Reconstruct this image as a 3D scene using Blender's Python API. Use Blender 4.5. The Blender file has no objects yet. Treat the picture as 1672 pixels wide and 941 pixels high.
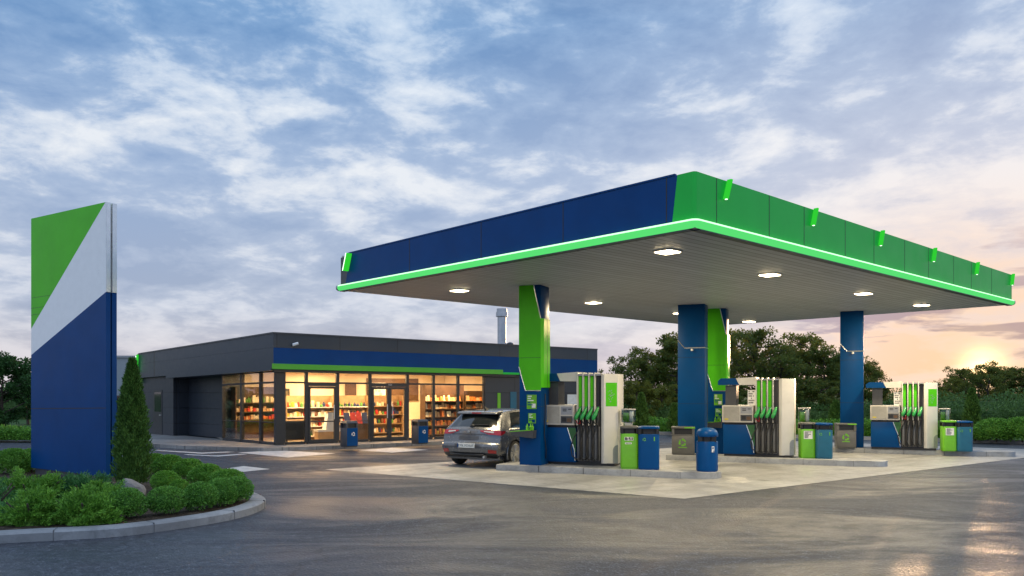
LAMP_W, SHOP_W, SKYOFF, BAROFF, HAZE = 215, 190, (5.1, 3.3, .2), (1.3, .4, .2), 0
import bpy, bmesh, math, random
import numpy as np
from mathutils import Vector, Matrix
R = math.radians
sc = bpy.context.scene
COL = sc.collection
random.seed(7)
F, HZ, CX, H = 1300.0, 640.0, 836.0, 1.9      # focal length, horizon row, centre column (photo pixels), eye height

def G(px, py, z=0.0):
    Y = (H - z) * F / (py - HZ)
    return ((px - CX) / F * Y, Y)
def PX(px, Y): return ((px - CX) / F * Y, Y)

# ------------------------------------------------------------------ materials
def nodes(name):
    m = bpy.data.materials.new(name); m.use_nodes = True
    nt = m.node_tree; nt.nodes.clear()
    out = nt.nodes.new('ShaderNodeOutputMaterial')
    return m, nt, out
def N(nt, t, **kw):
    n = nt.nodes.new(t)
    for k, v in kw.items():
        if hasattr(n, k): setattr(n, k, v)
        else: n.inputs[k.replace('_', ' ')].default_value = v
    return n
def L(nt, a, b): nt.links.new(a, b)
def ramp(nt, fac, stops):
    r = nt.nodes.new('ShaderNodeValToRGB')
    el = r.color_ramp.elements
    while len(el) < len(stops): el.new(0.5)
    for e, (p, c) in zip(el, stops):
        e.position = p; e.color = (*c, 1) if len(c) == 3 else c
    L(nt, fac, r.inputs['Fac']); return r.outputs['Color']
def noise(nt, vec, scale, detail=4, rough=.55, dist=0):
    n = nt.nodes.new('ShaderNodeTexNoise')
    n.inputs['Scale'].default_value = scale; n.inputs['Detail'].default_value = detail
    n.inputs['Roughness'].default_value = rough; n.inputs['Distortion'].default_value = dist
    L(nt, vec, n.inputs['Vector']); return n.outputs['Fac']
def mixc(nt, fac, a, b, mode='MIX'):
    m = nt.nodes.new('ShaderNodeMix'); m.data_type = 'RGBA'; m.blend_type = mode
    for s, v in ((m.inputs['Factor'], fac), (m.inputs[6], a), (m.inputs[7], b)):
        if hasattr(v, 'is_linked'): L(nt, v, s)
        elif isinstance(v, (int, float)): s.default_value = v
        else: s.default_value = (*v, 1)
    return m.outputs[2]
def math_(nt, op, a, b=None, c=None, clamp=False):
    m = nt.nodes.new('ShaderNodeMath'); m.operation = op; m.use_clamp = clamp
    for i, v in enumerate((a, b, c)):
        if v is None: continue
        if hasattr(v, 'is_linked'): L(nt, v, m.inputs[i])
        else: m.inputs[i].default_value = v
    return m.outputs[0]
def pm(name, col, rough=.45, metal=0, var=.12, scale=6, bump=0, bscale=60, coat=0, grime=.0, spec=.5):
    """painted / moulded surface: colour varies a little, gloss varies, optional fine bump"""
    m, nt, out = nodes(name)
    b = nt.nodes.new('ShaderNodeBsdfPrincipled'); L(nt, b.outputs[0], out.inputs[0])
    tc = nt.nodes.new('ShaderNodeTexCoord').outputs['Object']
    n1 = noise(nt, tc, scale, 6, .6)
    lo = tuple(c * (1 - var) for c in col); hi = tuple(min(1, c * (1 + var)) for c in col)
    c = ramp(nt, n1, [(.3, lo), (.7, hi)])
    if grime:
        n3 = noise(nt, tc, scale * .7 + 1.3, 8, .7, .6)
        g = ramp(nt, n3, [(.52, (0, 0, 0)), (.75, (1, 1, 1))])
        c = mixc(nt, math_(nt, 'MULTIPLY', g, grime), c, tuple(.5 * x + .02 for x in col))
    L(nt, c, b.inputs['Base Color'])
    rr = nt.nodes.new('ShaderNodeMapRange'); L(nt, noise(nt, tc, scale * 2.3, 5), rr.inputs['Value'])
    rr.inputs['To Min'].default_value = max(.03, rough * .75); rr.inputs['To Max'].default_value = min(1, rough * 1.25)
    L(nt, rr.outputs[0], b.inputs['Roughness'])
    b.inputs['Metallic'].default_value = metal; b.inputs['Coat Weight'].default_value = coat
    b.inputs['Specular IOR Level'].default_value = spec
    if bump:
        bp = nt.nodes.new('ShaderNodeBump'); bp.inputs['Strength'].default_value = bump; bp.inputs['Distance'].default_value = .01
        L(nt, noise(nt, tc, bscale, 5), bp.inputs['Height']); L(nt, bp.outputs[0], b.inputs['Normal'])
    return m
def em(name, col, strength):
    m, nt, out = nodes(name)
    e = nt.nodes.new('ShaderNodeEmission'); e.inputs[0].default_value = (*col, 1); e.inputs[1].default_value = strength
    L(nt, e.outputs[0], out.inputs[0]); return m
def glass_mat(name, tint=(.95, .97, .97), refl=1.0, rough=.01):
    m, nt, out = nodes(name)
    t = nt.nodes.new('ShaderNodeBsdfTransparent'); t.inputs[0].default_value = (*tint, 1)
    g = nt.nodes.new('ShaderNodeBsdfGlossy'); g.inputs['Roughness'].default_value = rough
    fr = nt.nodes.new('ShaderNodeFresnel'); fr.inputs[0].default_value = 1.5
    mx = nt.nodes.new('ShaderNodeMixShader')
    L(nt, math_(nt, 'MULTIPLY', fr.outputs[0], refl), mx.inputs[0])
    L(nt, t.outputs[0], mx.inputs[1]); L(nt, g.outputs[0], mx.inputs[2]); L(nt, mx.outputs[0], out.inputs[0])
    return m
def leaf_mat(name, dark, light, trans=.25, scale=1.2, tcol=None):
    m, nt, out = nodes(name)
    tc = nt.nodes.new('ShaderNodeTexCoord').outputs['Object']
    geo = nt.nodes.new('ShaderNodeNewGeometry').outputs['Random Per Island']
    f = math_(nt, 'ADD', math_(nt, 'MULTIPLY', geo, .55), math_(nt, 'MULTIPLY', noise(nt, tc, scale, 3), .55))
    c = ramp(nt, f, [(.2, dark), (.8, light)])
    d = nt.nodes.new('ShaderNodeBsdfPrincipled'); L(nt, c, d.inputs['Base Color'])
    d.inputs['Roughness'].default_value = .55; d.inputs['Specular IOR Level'].default_value = .25
    t = nt.nodes.new('ShaderNodeBsdfTranslucent'); L(nt, mixc(nt, .5, c, tcol or light), t.inputs[0])
    mx = nt.nodes.new('ShaderNodeMixShader'); mx.inputs[0].default_value = trans
    L(nt, d.outputs[0], mx.inputs[1]); L(nt, t.outputs[0], mx.inputs[2]); L(nt, mx.outputs[0], out.inputs[0])
    return m

def asphalt_mat():
    m, nt, out = nodes('asphalt')
    b = nt.nodes.new('ShaderNodeBsdfPrincipled'); L(nt, b.outputs[0], out.inputs[0])
    tc = nt.nodes.new('ShaderNodeTexCoord').outputs['Object']
    fine = noise(nt, tc, 46, 4, .75); grit = noise(nt, tc, 8.5, 7, .85)
    vor = nt.nodes.new('ShaderNodeTexVoronoi'); vor.inputs['Scale'].default_value = 30; L(nt, tc, vor.inputs['Vector'])
    big = noise(nt, tc, .22, 5, .6, .8); mid = noise(nt, tc, 1.6, 6, .65, .4)
    g = math_(nt, 'ADD', math_(nt, 'MULTIPLY', fine, .55), math_(nt, 'MULTIPLY', grit, .45))
    c = ramp(nt, g, [(.40, (.007, .009, .014)), (.49, (.026, .031, .042)), (.56, (.075, .085, .105)), (.63, (.34, .36, .39))])
    c = mixc(nt, math_(nt, 'MULTIPLY', ramp(nt, mid, [(.45, (0, 0, 0)), (.75, (1, 1, 1))]), .45), c, (.030, .030, .033))
    c = mixc(nt, math_(nt, 'MULTIPLY', ramp(nt, big, [(.45, (0, 0, 0)), (.65, (1, 1, 1))]), .30), c, (.075, .079, .088))
    # sealed cracks
    wv = nt.nodes.new('ShaderNodeTexVoronoi'); wv.feature = 'DISTANCE_TO_EDGE'; wv.inputs['Scale'].default_value = .16
    dv = nt.nodes.new('ShaderNodeVectorMath'); dv.operation = 'ADD'; L(nt, tc, dv.inputs[0])
    nn = nt.nodes.new('ShaderNodeTexNoise'); nn.inputs['Scale'].default_value = .9; nn.inputs['Detail'].default_value = 6; L(nt, tc, nn.inputs['Vector'])
    sc2 = nt.nodes.new('ShaderNodeVectorMath'); sc2.operation = 'SCALE'; L(nt, nn.outputs['Color'], sc2.inputs[0]); sc2.inputs['Scale'].default_value = 1.6
    L(nt, sc2.outputs[0], dv.inputs[1]); L(nt, dv.outputs[0], wv.inputs['Vector'])
    crack = math_(nt, 'MULTIPLY', ramp(nt, wv.outputs['Distance'], [(0, (1, 1, 1)), (.004, (0, 0, 0))]), ramp(nt, big, [(.44, (0, 0, 0)), (.52, (1, 1, 1))]))
    c = mixc(nt, math_(nt, 'MULTIPLY', crack, .8), c, (.012, .012, .013))
    # oil drips
    vd = nt.nodes.new('ShaderNodeTexVoronoi'); vd.inputs['Scale'].default_value = .55; L(nt, tc, vd.inputs['Vector'])
    c = mixc(nt, math_(nt, 'MULTIPLY', ramp(nt, math_(nt, 'ADD', vd.outputs['Distance'], math_(nt, 'MULTIPLY', mid, .12)), [(.09, (1, 1, 1)), (.15, (0, 0, 0))]), .6), c, (.016, .016, .018))
    L(nt, c, b.inputs['Base Color'])
    b.inputs['Specular IOR Level'].default_value = .36
    # worn, slightly damp lanes shine; the rest is dull
    mp = nt.nodes.new('ShaderNodeMapping'); mp.inputs['Rotation'].default_value = (0, 0, R(30)); mp.inputs['Scale'].default_value = (.20, .50, 1)
    L(nt, tc, mp.inputs['Vector'])
    st = noise(nt, mp.outputs[0], 1.0, 7, .62, .9)
    r = nt.nodes.new('ShaderNodeMapRange'); r.interpolation_type = 'SMOOTHSTEP'; L(nt, st, r.inputs['Value'])
    r.inputs['From Min'].default_value = .36; r.inputs['From Max'].default_value = .62
    r.inputs['To Min'].default_value = .34; r.inputs['To Max'].default_value = .72
    L(nt, math_(nt, 'ADD', r.outputs[0], math_(nt, 'MULTIPLY', math_(nt, 'SUBTRACT', g, .5), .5), clamp=True), b.inputs['Roughness'])
    bp = nt.nodes.new('ShaderNodeBump'); bp.inputs['Strength'].default_value = .7; bp.inputs['Distance'].default_value = .010
    L(nt, math_(nt, 'ADD', g, vor.outputs['Distance']), bp.inputs['Height']); L(nt, bp.outputs[0], b.inputs['Normal'])
    return m
def concrete_mat(name, base=(.42, .40, .36), joint=None, rough=(.3, .6), scale=1.0):
    m, nt, out = nodes(name)
    b = nt.nodes.new('ShaderNodeBsdfPrincipled'); L(nt, b.outputs[0], out.inputs[0])
    tc = nt.nodes.new('ShaderNodeTexCoord').outputs['Object']
    big = noise(nt, tc, .5 * scale, 6, .62, .9); fine = noise(nt, tc, 40, 4, .7); mid = noise(nt, tc, 3 * scale, 6, .7, .5)
    c = ramp(nt, big, [(.3, tuple(.60 * x for x in base)), (.7, tuple(1.14 * x for x in base))])
    c = mixc(nt, math_(nt, 'MULTIPLY', ramp(nt, mid, [(.50, (0, 0, 0)), (.74, (1, 1, 1))]), .7), c, tuple(.5 * x for x in base))
    c = mixc(nt, .25, c, ramp(nt, fine, [(.3, (.5, .5, .5)), (.7, (1, 1, 1))]), 'MULTIPLY')
    if joint:
        br = nt.nodes.new('ShaderNodeTexBrick'); br.offset = 0; L(nt, tc, br.inputs['Vector'])
        br.inputs['Scale'].default_value = 1; br.inputs['Mortar Size'].default_value = joint[2]; br.inputs['Mortar Smooth'].default_value = .2
        br.inputs['Brick Width'].default_value = joint[0]; br.inputs['Row Height'].default_value = joint[1]
        # tyre-darkened wheel tracks along the pump lanes, and oil drips
        mt = nt.nodes.new('ShaderNodeMapping'); mt.inputs['Rotation'].default_value = (0, 0, R(61)); mt.inputs['Scale'].default_value = (.16, 1.5, 1); L(nt, tc, mt.inputs['Vector'])
        tr = noise(nt, mt.outputs[0], 1.0, 5, .6, .5)
        c = mixc(nt, math_(nt, 'MULTIPLY', ramp(nt, tr, [(.46, (0, 0, 0)), (.66, (1, 1, 1))]), .55), c, tuple(.38 * x for x in base))
        vd = nt.nodes.new('ShaderNodeTexVoronoi'); vd.inputs['Scale'].default_value = .8; L(nt, tc, vd.inputs['Vector'])
        c = mixc(nt, math_(nt, 'MULTIPLY', ramp(nt, math_(nt, 'ADD', vd.outputs['Distance'], math_(nt, 'MULTIPLY', mid, .2)), [(.16, (1, 1, 1)), (.25, (0, 0, 0))]), .6), c, tuple(.2 * x for x in base))
        c = mixc(nt, math_(nt, 'MULTIPLY', br.outputs['Fac'], .75), c, tuple(.3 * x for x in base))
    L(nt, c, b.inputs['Base Color'])
    r = nt.nodes.new('ShaderNodeMapRange'); L(nt, mid, r.inputs['Value'])
    r.inputs['From Min'].default_value = .3; r.inputs['From Max'].default_value = .7
    r.inputs['To Min'].default_value = rough[0]; r.inputs['To Max'].default_value = rough[1]
    L(nt, r.outputs[0], b.inputs['Roughness'])
    bp = nt.nodes.new('ShaderNodeBump'); bp.inputs['Strength'].default_value = .25; bp.inputs['Distance'].default_value = .005
    L(nt, fine, bp.inputs['Height']); L(nt, bp.outputs[0], b.inputs['Normal'])
    return m
def panel_mat(name, col, w, h, rough=.4, axis=None, gap=.012, metal=.0, var=.08):
    """cladding panels / planks divided by thin shadow gaps (object coordinates)"""
    m, nt, out = nodes(name)
    b = nt.nodes.new('ShaderNodeBsdfPrincipled'); L(nt, b.outputs[0], out.inputs[0])
    tc = nt.nodes.new('ShaderNodeTexCoord').outputs['Object']
    vec = tc
    if axis is not None:
        mp = nt.nodes.new('ShaderNodeMapping'); mp.inputs['Rotation'].default_value = axis; L(nt, tc, mp.inputs['Vector']); vec = mp.outputs[0]
    br = nt.nodes.new('ShaderNodeTexBrick'); br.offset = 0; L(nt, vec, br.inputs['Vector'])
    br.inputs['Scale'].default_value = 1; br.inputs['Mortar Size'].default_value = gap; br.inputs['Mortar Smooth'].default_value = .1
    br.inputs['Brick Width'].default_value = w; br.inputs['Row Height'].default_value = h; br.inputs['Bias'].default_value = 0
    br.inputs['Color1'].default_value = (*[c * (1 - var) for c in col], 1); br.inputs['Color2'].default_value = (*[c * (1 + var) for c in col], 1)
    br.inputs['Mortar'].default_value = (*[c * .25 for c in col], 1)
    n1 = noise(nt, tc, 2.5, 6, .6)
    c = mixc(nt, .25, br.outputs['Color'], ramp(nt, n1, [(.3, (.6, .6, .6)), (.7, (1, 1, 1))]), 'MULTIPLY')
    L(nt, c, b.inputs['Base Color'])
    rr = nt.nodes.new('ShaderNodeMapRange'); L(nt, noise(nt, tc, 5, 4), rr.inputs['Value'])
    rr.inputs['To Min'].default_value = rough * .75; rr.inputs['To Max'].default_value = rough * 1.25
    L(nt, rr.outputs[0], b.inputs['Roughness']); b.inputs['Metallic'].default_value = metal
    bp = nt.nodes.new('ShaderNodeBump'); bp.inputs['Strength'].default_value = .6; bp.inputs['Distance'].default_value = .008; bp.invert = True
    L(nt, br.outputs['Fac'], bp.inputs['Height']); L(nt, bp.outputs[0], b.inputs['Normal'])
    return m
def ground_mat(name, stops, s1, s2, bump=.8):
    m, nt, out = nodes(name)
    b = nt.nodes.new('ShaderNodeBsdfPrincipled'); L(nt, b.outputs[0], out.inputs[0])
    tc = nt.nodes.new('ShaderNodeTexCoord').outputs['Object']
    f = math_(nt, 'ADD', math_(nt, 'MULTIPLY', noise(nt, tc, s1, 5, .6), .5), math_(nt, 'MULTIPLY', noise(nt, tc, s2, 5, .7), .5))
    L(nt, ramp(nt, f, stops), b.inputs['Base Color']); b.inputs['Roughness'].default_value = .9; b.inputs['Specular IOR Level'].default_value = .2
    bp = nt.nodes.new('ShaderNodeBump'); bp.inputs['Strength'].default_value = bump; bp.inputs['Distance'].default_value = .03
    L(nt, noise(nt, tc, s2, 6, .7), bp.inputs['Height']); L(nt, bp.outputs[0], b.inputs['Normal'])
    return m

BLUE = (.0002, .052, .19); GREEN = (.085, .54, .010)
M = dict(
    blue=pm('blue_paint', BLUE, .38, spec=.14, var=.1, scale=1.2, grime=.12),
    blue2=pm('blue_shop_band', (.001, .052, .19), .4, spec=.14, var=.1, scale=1.0),
    teal=pm('teal_paint', (.006, .10, .17), .35, var=.1, grime=.2),
    green=pm('green_paint', GREEN, .36, spec=.18, var=.08, scale=1.3, grime=.1),
    green2=pm('canopy_green', (.020, .56, .065), .4, spec=.2, var=.07, scale=.8),
    lime=pm('lime_paint', (.13, .42, .012), .35, var=.08, grime=.25),
    white=pm('white_paint', (.78, .77, .74), .35, var=.05, grime=.15),
    offwhite=pm('off_white_cabinet', (.64, .62, .57), .35, var=.05, scale=3, grime=.2),
    grey=pm('grey_metal', (.30, .31, .33), .4, metal=.3, var=.1, grime=.2),
    lgrey=pm('light_grey_plastic', (.50, .48, .44), .45, var=.08, grime=.2),
    lane=pm('lane_grey', (.13, .135, .145), .4, var=.12, grime=.2),
    dgrey=pm('dark_grey_metal', (.055, .058, .065), .42, var=.12, grime=.2),
    bingrey=pm('bin_grey', (.10, .10, .095), .42, var=.15, grime=.3),
    black=pm('black_plastic', (.012, .012, .013), .4, var=.2),
    rubber=pm('black_rubber', (.015, .015, .015), .65, var=.2),
    alu=pm('brushed_aluminium', (.72, .73, .74), .3, metal=.85, var=.05),
    frame=pm('anthracite_frame', (.020, .023, .028), .38, var=.12),
    wall=panel_mat('anthracite_cladding', (.024, .032, .044), 1.6, .62, .42, (R(90), 0, 0)),
    fascia=panel_mat('anthracite_fascia', (.030, .044, .060), 2.2, 5.0, .38, (R(90), 0, 0)),
    soffit=panel_mat('soffit_planks', (.52, .545, .58), 6.0, .19, .45, None, .011),
    annex=panel_mat('annex_cladding', (.30, .33, .36), 1.2, 4.0, .5, (R(90), 0, 0)),
    roof=pm('roof_felt', (.05, .05, .055), .8, bump=.3),
    cream=pm('cream_plaster', (.78, .68, .52), .7, var=.05, scale=2),
    shopfloor=pm('shop_tiles', (.45, .38, .30), .25, var=.1, scale=3),
    wood=pm('dark_wood', (.10, .055, .028), .5, var=.3, scale=4),
    shelf=pm('pale_wood', (.42, .28, .15), .5, var=.2, scale=5),
    pane=glass_mat('window_glass', (.95, .96, .95), .45),
    boxglass=glass_mat('clear_plastic', (.8, .86, .84), 1.3, .05),
    asphalt=asphalt_mat(),
    pad=concrete_mat('concrete_pad', (.375, .378, .37), (4.0, 4.0, .014), (.28, .6)),
    kerb=concrete_mat('kerb_concrete', (.30, .31, .32), None, (.5, .8), 2),
    kerbj=concrete_mat('island_concrete', (.33, .34, .345), None, (.4, .7), 2),
    walk=concrete_mat('sidewalk_slabs', (.30, .29, .275), (.8, .8, .012), (.4, .7)),
    paint=pm('road_paint', (.52, .52, .51), .5, var=.2, scale=5, grime=.8, bump=.3, bscale=120),
    lawn=ground_mat('grass_ground', [(.3, (.02, .05, .012)), (.6, (.05, .11, .025)), (.8, (.09, .14, .04))], .4, 9),
    soil=ground_mat('bark_mulch', [(.3, (.016, .012, .009)), (.52, (.07, .05, .036)), (.66, (.20, .145, .10))], 6, 30, 1.0),
    rock=pm('grey_stone', (.22, .20, .185), .8, var=.35, scale=7, bump=.8, bscale=18),
    bark=pm('tree_bark', (.06, .045, .033), .9, var=.3, scale=8, bump=.6, bscale=20),
    led=em('green_led', (.11, .80, .19), .95),
    ledcore=em('green_led_core', (.55, 1.0, .60), 1.7),
    lamp=em('warm_lamp', (1.0, .80, .48), 16),
    ledlamp=em('green_lamp', (.05, 1.0, .06), .62),
    ledwhite=em('lamp_white', (.75, 1.0, .75), 2.2),
    ceil=em('shop_ceiling_light', (1, .85, .58), 5),
    car=pm('car_grey_paint', (.125, .132, .145), .26, metal=.45, var=.03, coat=.8),
    carglass=pm('car_glass', (.010, .013, .014), .06, var=.05, coat=.5),
    red=pm('tail_light_red', (.30, .006, .008), .15, var=.1, coat=.6),
    clear=pm('tail_light_clear', (.55, .52, .52), .15, var=.1, coat=.6),
    rim=pm('alloy_rim', (.50, .51, .52), .3, metal=.8),
    nozzle=pm('green_nozzle', (.02, .30, .06), .35, var=.1, coat=.2),
    bush=leaf_mat('box_leaves', (.020, .09, .014), (.19, .43, .07), .22, 5),
    bush2=leaf_mat('back_hedge_leaves', (.026, .11, .014), (.20, .44, .06), .25, 4),
    juniper=leaf_mat('juniper_leaves', (.026, .115, .014), (.22, .47, .06), .22, 3),
    junblue=leaf_mat('blue_juniper_leaves', (.02, .09, .03), (.10, .28, .08), .2, 3),
    cyp=leaf_mat('cypress_leaves', (.018, .06, .012), (.12, .24, .045), .15, 4),
    tree=leaf_mat('tree_leaves', (.022, .06, .014), (.12, .19, .04), .5, .6, (.36, .28, .04)),
    treeg=leaf_mat('dark_green_leaves', (.014, .055, .014), (.06, .15, .035), .2, .6),
    tree2=leaf_mat('olive_leaves', (.045, .085, .014), (.19, .23, .04), .42, .6, (.44, .32, .04)),
    hedge=leaf_mat('far_hedge_leaves', (.03, .08, .025), (.15, .26, .07), .35, 1),
    grassblade=leaf_mat('grass_blades', (.03, .09, .015), (.11, .23, .05), .3, 3),
)
# ------------------------------------------------------------------ mesh building
class MB:
    def __init__(s): s.bm = bmesh.new()
    def face(s, pts, mi=0):
        f = s.bm.faces.new([s.bm.verts.new(p) for p in pts]); f.material_index = mi; return f
    def hexa(s, b, t, mi=0):
        """b, t: bottom / top rings of n points"""
        n = len(b)
        vb = [s.bm.verts.new(p) for p in b]; vt = [s.bm.verts.new(p) for p in t]
        fs = [s.bm.faces.new(vb[::-1]), s.bm.faces.new(vt)]
        for i in range(n):
            fs.append(s.bm.faces.new((vb[i], vb[(i + 1) % n], vt[(i + 1) % n], vt[i])))
        for f in fs: f.material_index = mi
        return vb + vt, fs
    def prism(s, poly, z0, z1, mi=0):
        return s.hexa([(x, y, z0) for x, y in poly], [(x, y, z1) for x, y in poly], mi)
    def box(s, x0, x1, y0, y1, z0, z1, mi=0, bev=0, seg=2):
        vs, fs = s.prism([(x0, y0), (x1, y0), (x1, y1), (x0, y1)], z0, z1, mi)
        if bev:
            es = list({e for f in fs for e in f.edges})
            r = bmesh.ops.bevel(s.bm, geom=es, offset=bev, segments=seg, profile=.5, affect='EDGES')
            for f in r['faces']: f.material_index = mi
        return vs
    def front(s, poly, y0, y1, mi=0):
        """polygon in x-z extruded from y0 to y1 (y0 < y1)"""
        return s.hexa([(x, y0, z) for x, z in poly], [(x, y1, z) for x, z in poly], mi)
    def tube(s, path, r, n=8, mi=0, cap=True):
        P = [Vector(p) for p in path]; rings = []
        rad = r if isinstance(r, (list, tuple)) else [r] * len(P)
        up = None
        for i, p in enumerate(P):
            d = (P[min(i + 1, len(P) - 1)] - P[max(i - 1, 0)]).normalized()
            if up is None:
                up = Vector((0, 0, 1)) if abs(d.z) < .9 else Vector((1, 0, 0))
            a = d.cross(up).normalized(); b = a.cross(d).normalized(); up = b
            rings.append([s.bm.verts.new(p + rad[i] * (math.cos(2 * math.pi * k / n) * a + math.sin(2 * math.pi * k / n) * b)) for k in range(n)])
        for i in range(len(rings) - 1):
            for k in range(n):
                f = s.bm.faces.new((rings[i][k], rings[i][(k + 1) % n], rings[i + 1][(k + 1) % n], rings[i + 1][k])); f.material_index = mi
        if cap:
            for rg in (rings[0][::-1], rings[-1]):
                f = s.bm.faces.new(rg); f.material_index = mi
    def lathe(s, prof, n=24, c=(0, 0), mi=0, sq=None):
        """profile (r, z); sq > 2 gives a rounded-square plan"""
        def unit(k):
            a = 2 * math.pi * (k + .5) / n; x, y = math.cos(a), math.sin(a)
            if sq:
                q = (abs(x) ** sq + abs(y) ** sq) ** (-1 / sq); x, y = x * q, y * q
            return x, y
        rings = [[s.bm.verts.new((c[0] + r * unit(k)[0], c[1] + r * unit(k)[1], z)) for k in range(n)] for r, z in prof]
        for i in range(len(rings) - 1):
            for k in range(n):
                f = s.bm.faces.new((rings[i][k], rings[i][(k + 1) % n], rings[i + 1][(k + 1) % n], rings[i + 1][k])); f.material_index = mi
        for rg in (rings[0][::-1], rings[-1]):
            f = s.bm.faces.new(rg); f.material_index = mi
    def sphere(s, c, r, mi=0, sub=2, sc3=(1, 1, 1)):
        g = bmesh.ops.create_icosphere(s.bm, subdivisions=sub, radius=1)
        for v in g['verts']: v.co = Vector((c[0] + v.co.x * r * sc3[0], c[1] + v.co.y * r * sc3[1], c[2] + v.co.z * r * sc3[2]))
        for f in {f for v in g['verts'] for f in v.link_faces}: f.material_index = mi
    def build(s, name, mats, parent=None, smooth=None, loc=None, rz=0, normals=True):
        if normals: bmesh.ops.recalc_face_normals(s.bm, faces=s.bm.faces[:])
        me = bpy.data.meshes.new(name); s.bm.to_mesh(me); s.bm.free()
        for m in (mats if isinstance(mats, (list, tuple)) else [mats]): me.materials.append(M[m] if isinstance(m, str) else m)
        if smooth is not None:
            me.polygons.foreach_set('use_smooth', [True] * len(me.polygons)); me.set_sharp_from_angle(angle=R(smooth))
        return link(name, me, parent, loc, rz)
def link(name, data, parent=None, loc=None, rz=0):
    o = bpy.data.objects.new(name, data); COL.objects.link(o)
    if parent: o.parent = parent
    if loc is not None: o.location = loc
    o.rotation_euler = (0, 0, rz)
    return o
def tag(o, label, cat, group=None):
    o['label'] = label; o['category'] = cat
    if group: o['group'] = group
    return o
def thing(name, label, cat, loc=(0, 0, 0), rz=0, group=None):
    return tag(link(name, None, None, loc, rz), label, cat, group)
def struct(o, kind='structure'): o['kind'] = kind; return o
KIDS = {}
def copy_tree(o, parent=None):
    c = o.copy(); COL.objects.link(c)
    if parent: c.parent = parent
    for ch in list(o.children): copy_tree(ch, c)
    return c
def again(root, loc, rz, label, group=None, s=None):
    c = copy_tree(root); c.location = loc; c.rotation_euler = (0, 0, rz); c['label'] = label
    if group: c['group'] = group
    if s: c.scale = s
    return c
def text_part(name, s, size, mat, parent, loc, rot, ext=.002):
    cu = bpy.data.curves.new(name, 'FONT'); cu.body = s; cu.size = size; cu.extrude = ext; cu.align_x = 'CENTER'; cu.align_y = 'CENTER'
    t = bpy.data.objects.new(name, cu); COL.objects.link(t)
    bpy.context.view_layer.update()
    me = bpy.data.meshes.new_from_object(t.evaluated_get(bpy.context.evaluated_depsgraph_get()))
    bpy.data.objects.remove(t); me.materials.append(M[mat])
    o = link(name, me, parent, loc); o.rotation_euler = rot; return o
# ------------------------------------------------------------------ camera, world, sun
cam = bpy.data.cameras.new('camera'); co = bpy.data.objects.new('camera', cam); COL.objects.link(co)
co.location = (0, 0, H); co.rotation_euler = (R(90), 0, 0)
cam.sensor_width = 36; cam.lens = F / 1672 * 36; cam.shift_y = (HZ - 470.5) / 1672; cam.clip_end = 3000; cam.clip_start = .05
sc.camera = co
SUN = Vector((768, 1300, 39)).normalized()
w = bpy.data.worlds.new('World'); sc.world = w; w.use_nodes = True
nt = w.node_tree; nt.nodes.clear()
wo = nt.nodes.new('ShaderNodeOutputWorld'); bg = nt.nodes.new('ShaderNodeBackground'); L(nt, bg.outputs[0], wo.inputs[0])
tc = nt.nodes.new('ShaderNodeTexCoord').outputs['Generated']
sep = nt.nodes.new('ShaderNodeSeparateXYZ'); L(nt, tc, sep.inputs[0])
z = sep.outputs['Z']
zc = math_(nt, 'MAXIMUM', z, 0.0)
den = math_(nt, 'ADD', zc, .70)
cb = nt.nodes.new('ShaderNodeCombineXYZ')
L(nt, math_(nt, 'DIVIDE', sep.outputs['X'], den), cb.inputs[0]); L(nt, math_(nt, 'DIVIDE', sep.outputs['Y'], den), cb.inputs[1])
L(nt, math_(nt, 'DIVIDE', math_(nt, 'MULTIPLY', z, 2.0), den), cb.inputs[2])
mp = nt.nodes.new('ShaderNodeMapping'); L(nt, cb.outputs[0], mp.inputs['Vector'])
mp.inputs['Location'].default_value = SKYOFF; mp.inputs['Rotation'].default_value = (0, R(-14), R(12)); mp.inputs['Scale'].default_value = (.85, .85, 1.25)
P = mp.outputs[0]
sky = nt.nodes.new('ShaderNodeTexSky'); sky.sky_type = 'NISHITA'; sky.sun_disc = False
sky.sun_elevation = R(3); sky.sun_rotation = math.atan2(SUN.x, SUN.y); sky.altitude = 100
big = noise(nt, P, 3.0, 2, .5, .3)
med = noise(nt, P, 9.5, 10, .57, .25)
fin = noise(nt, P, 24, 8, .62, .2)
dens = math_(nt, 'ADD', math_(nt, 'ADD', math_(nt, 'MULTIPLY', big, .34), math_(nt, 'MULTIPLY', med, .48)), math_(nt, 'MULTIPLY', fin, .18))
dens = math_(nt, 'ADD', dens, math_(nt, 'MULTIPLY', math_(nt, 'SUBTRACT', zc, .11), .14))
lightc = ramp(nt, zc, [(0, (.70, .65, .69)), (.06, (.69, .69, .76)), (.10, (.70, .73, .82)), (.20, (.78, .81, .87)), (.30, (.80, .84, .90)), (.44, (.62, .74, .89)), (.62, (.72, .78, .87))])
midc = ramp(nt, zc, [(0, (.57, .53, .59)), (.06, (.54, .555, .65)), (.1, (.50, .56, .70)), (.27, (.43, .54, .73)), (.42, (.26, .43, .69)), (.62, (.43, .52, .66))])
darkc = ramp(nt, zc, [(0, (.43, .41, .48)), (.06, (.38, .41, .53)), (.1, (.34, .41, .57)), (.25, (.285, .40, .62)), (.42, (.115, .265, .53)), (.62, (.26, .34, .49))])
c = mixc(nt, ramp(nt, dens, [(.415, (0, 0, 0)), (.525, (1, 1, 1))]), lightc, midc)
c = mixc(nt, ramp(nt, dens, [(.475, (0, 0, 0)), (.60, (1, 1, 1))]), c, darkc)
c = mixc(nt, .015, c, sky.outputs[0], 'ADD')
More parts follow.
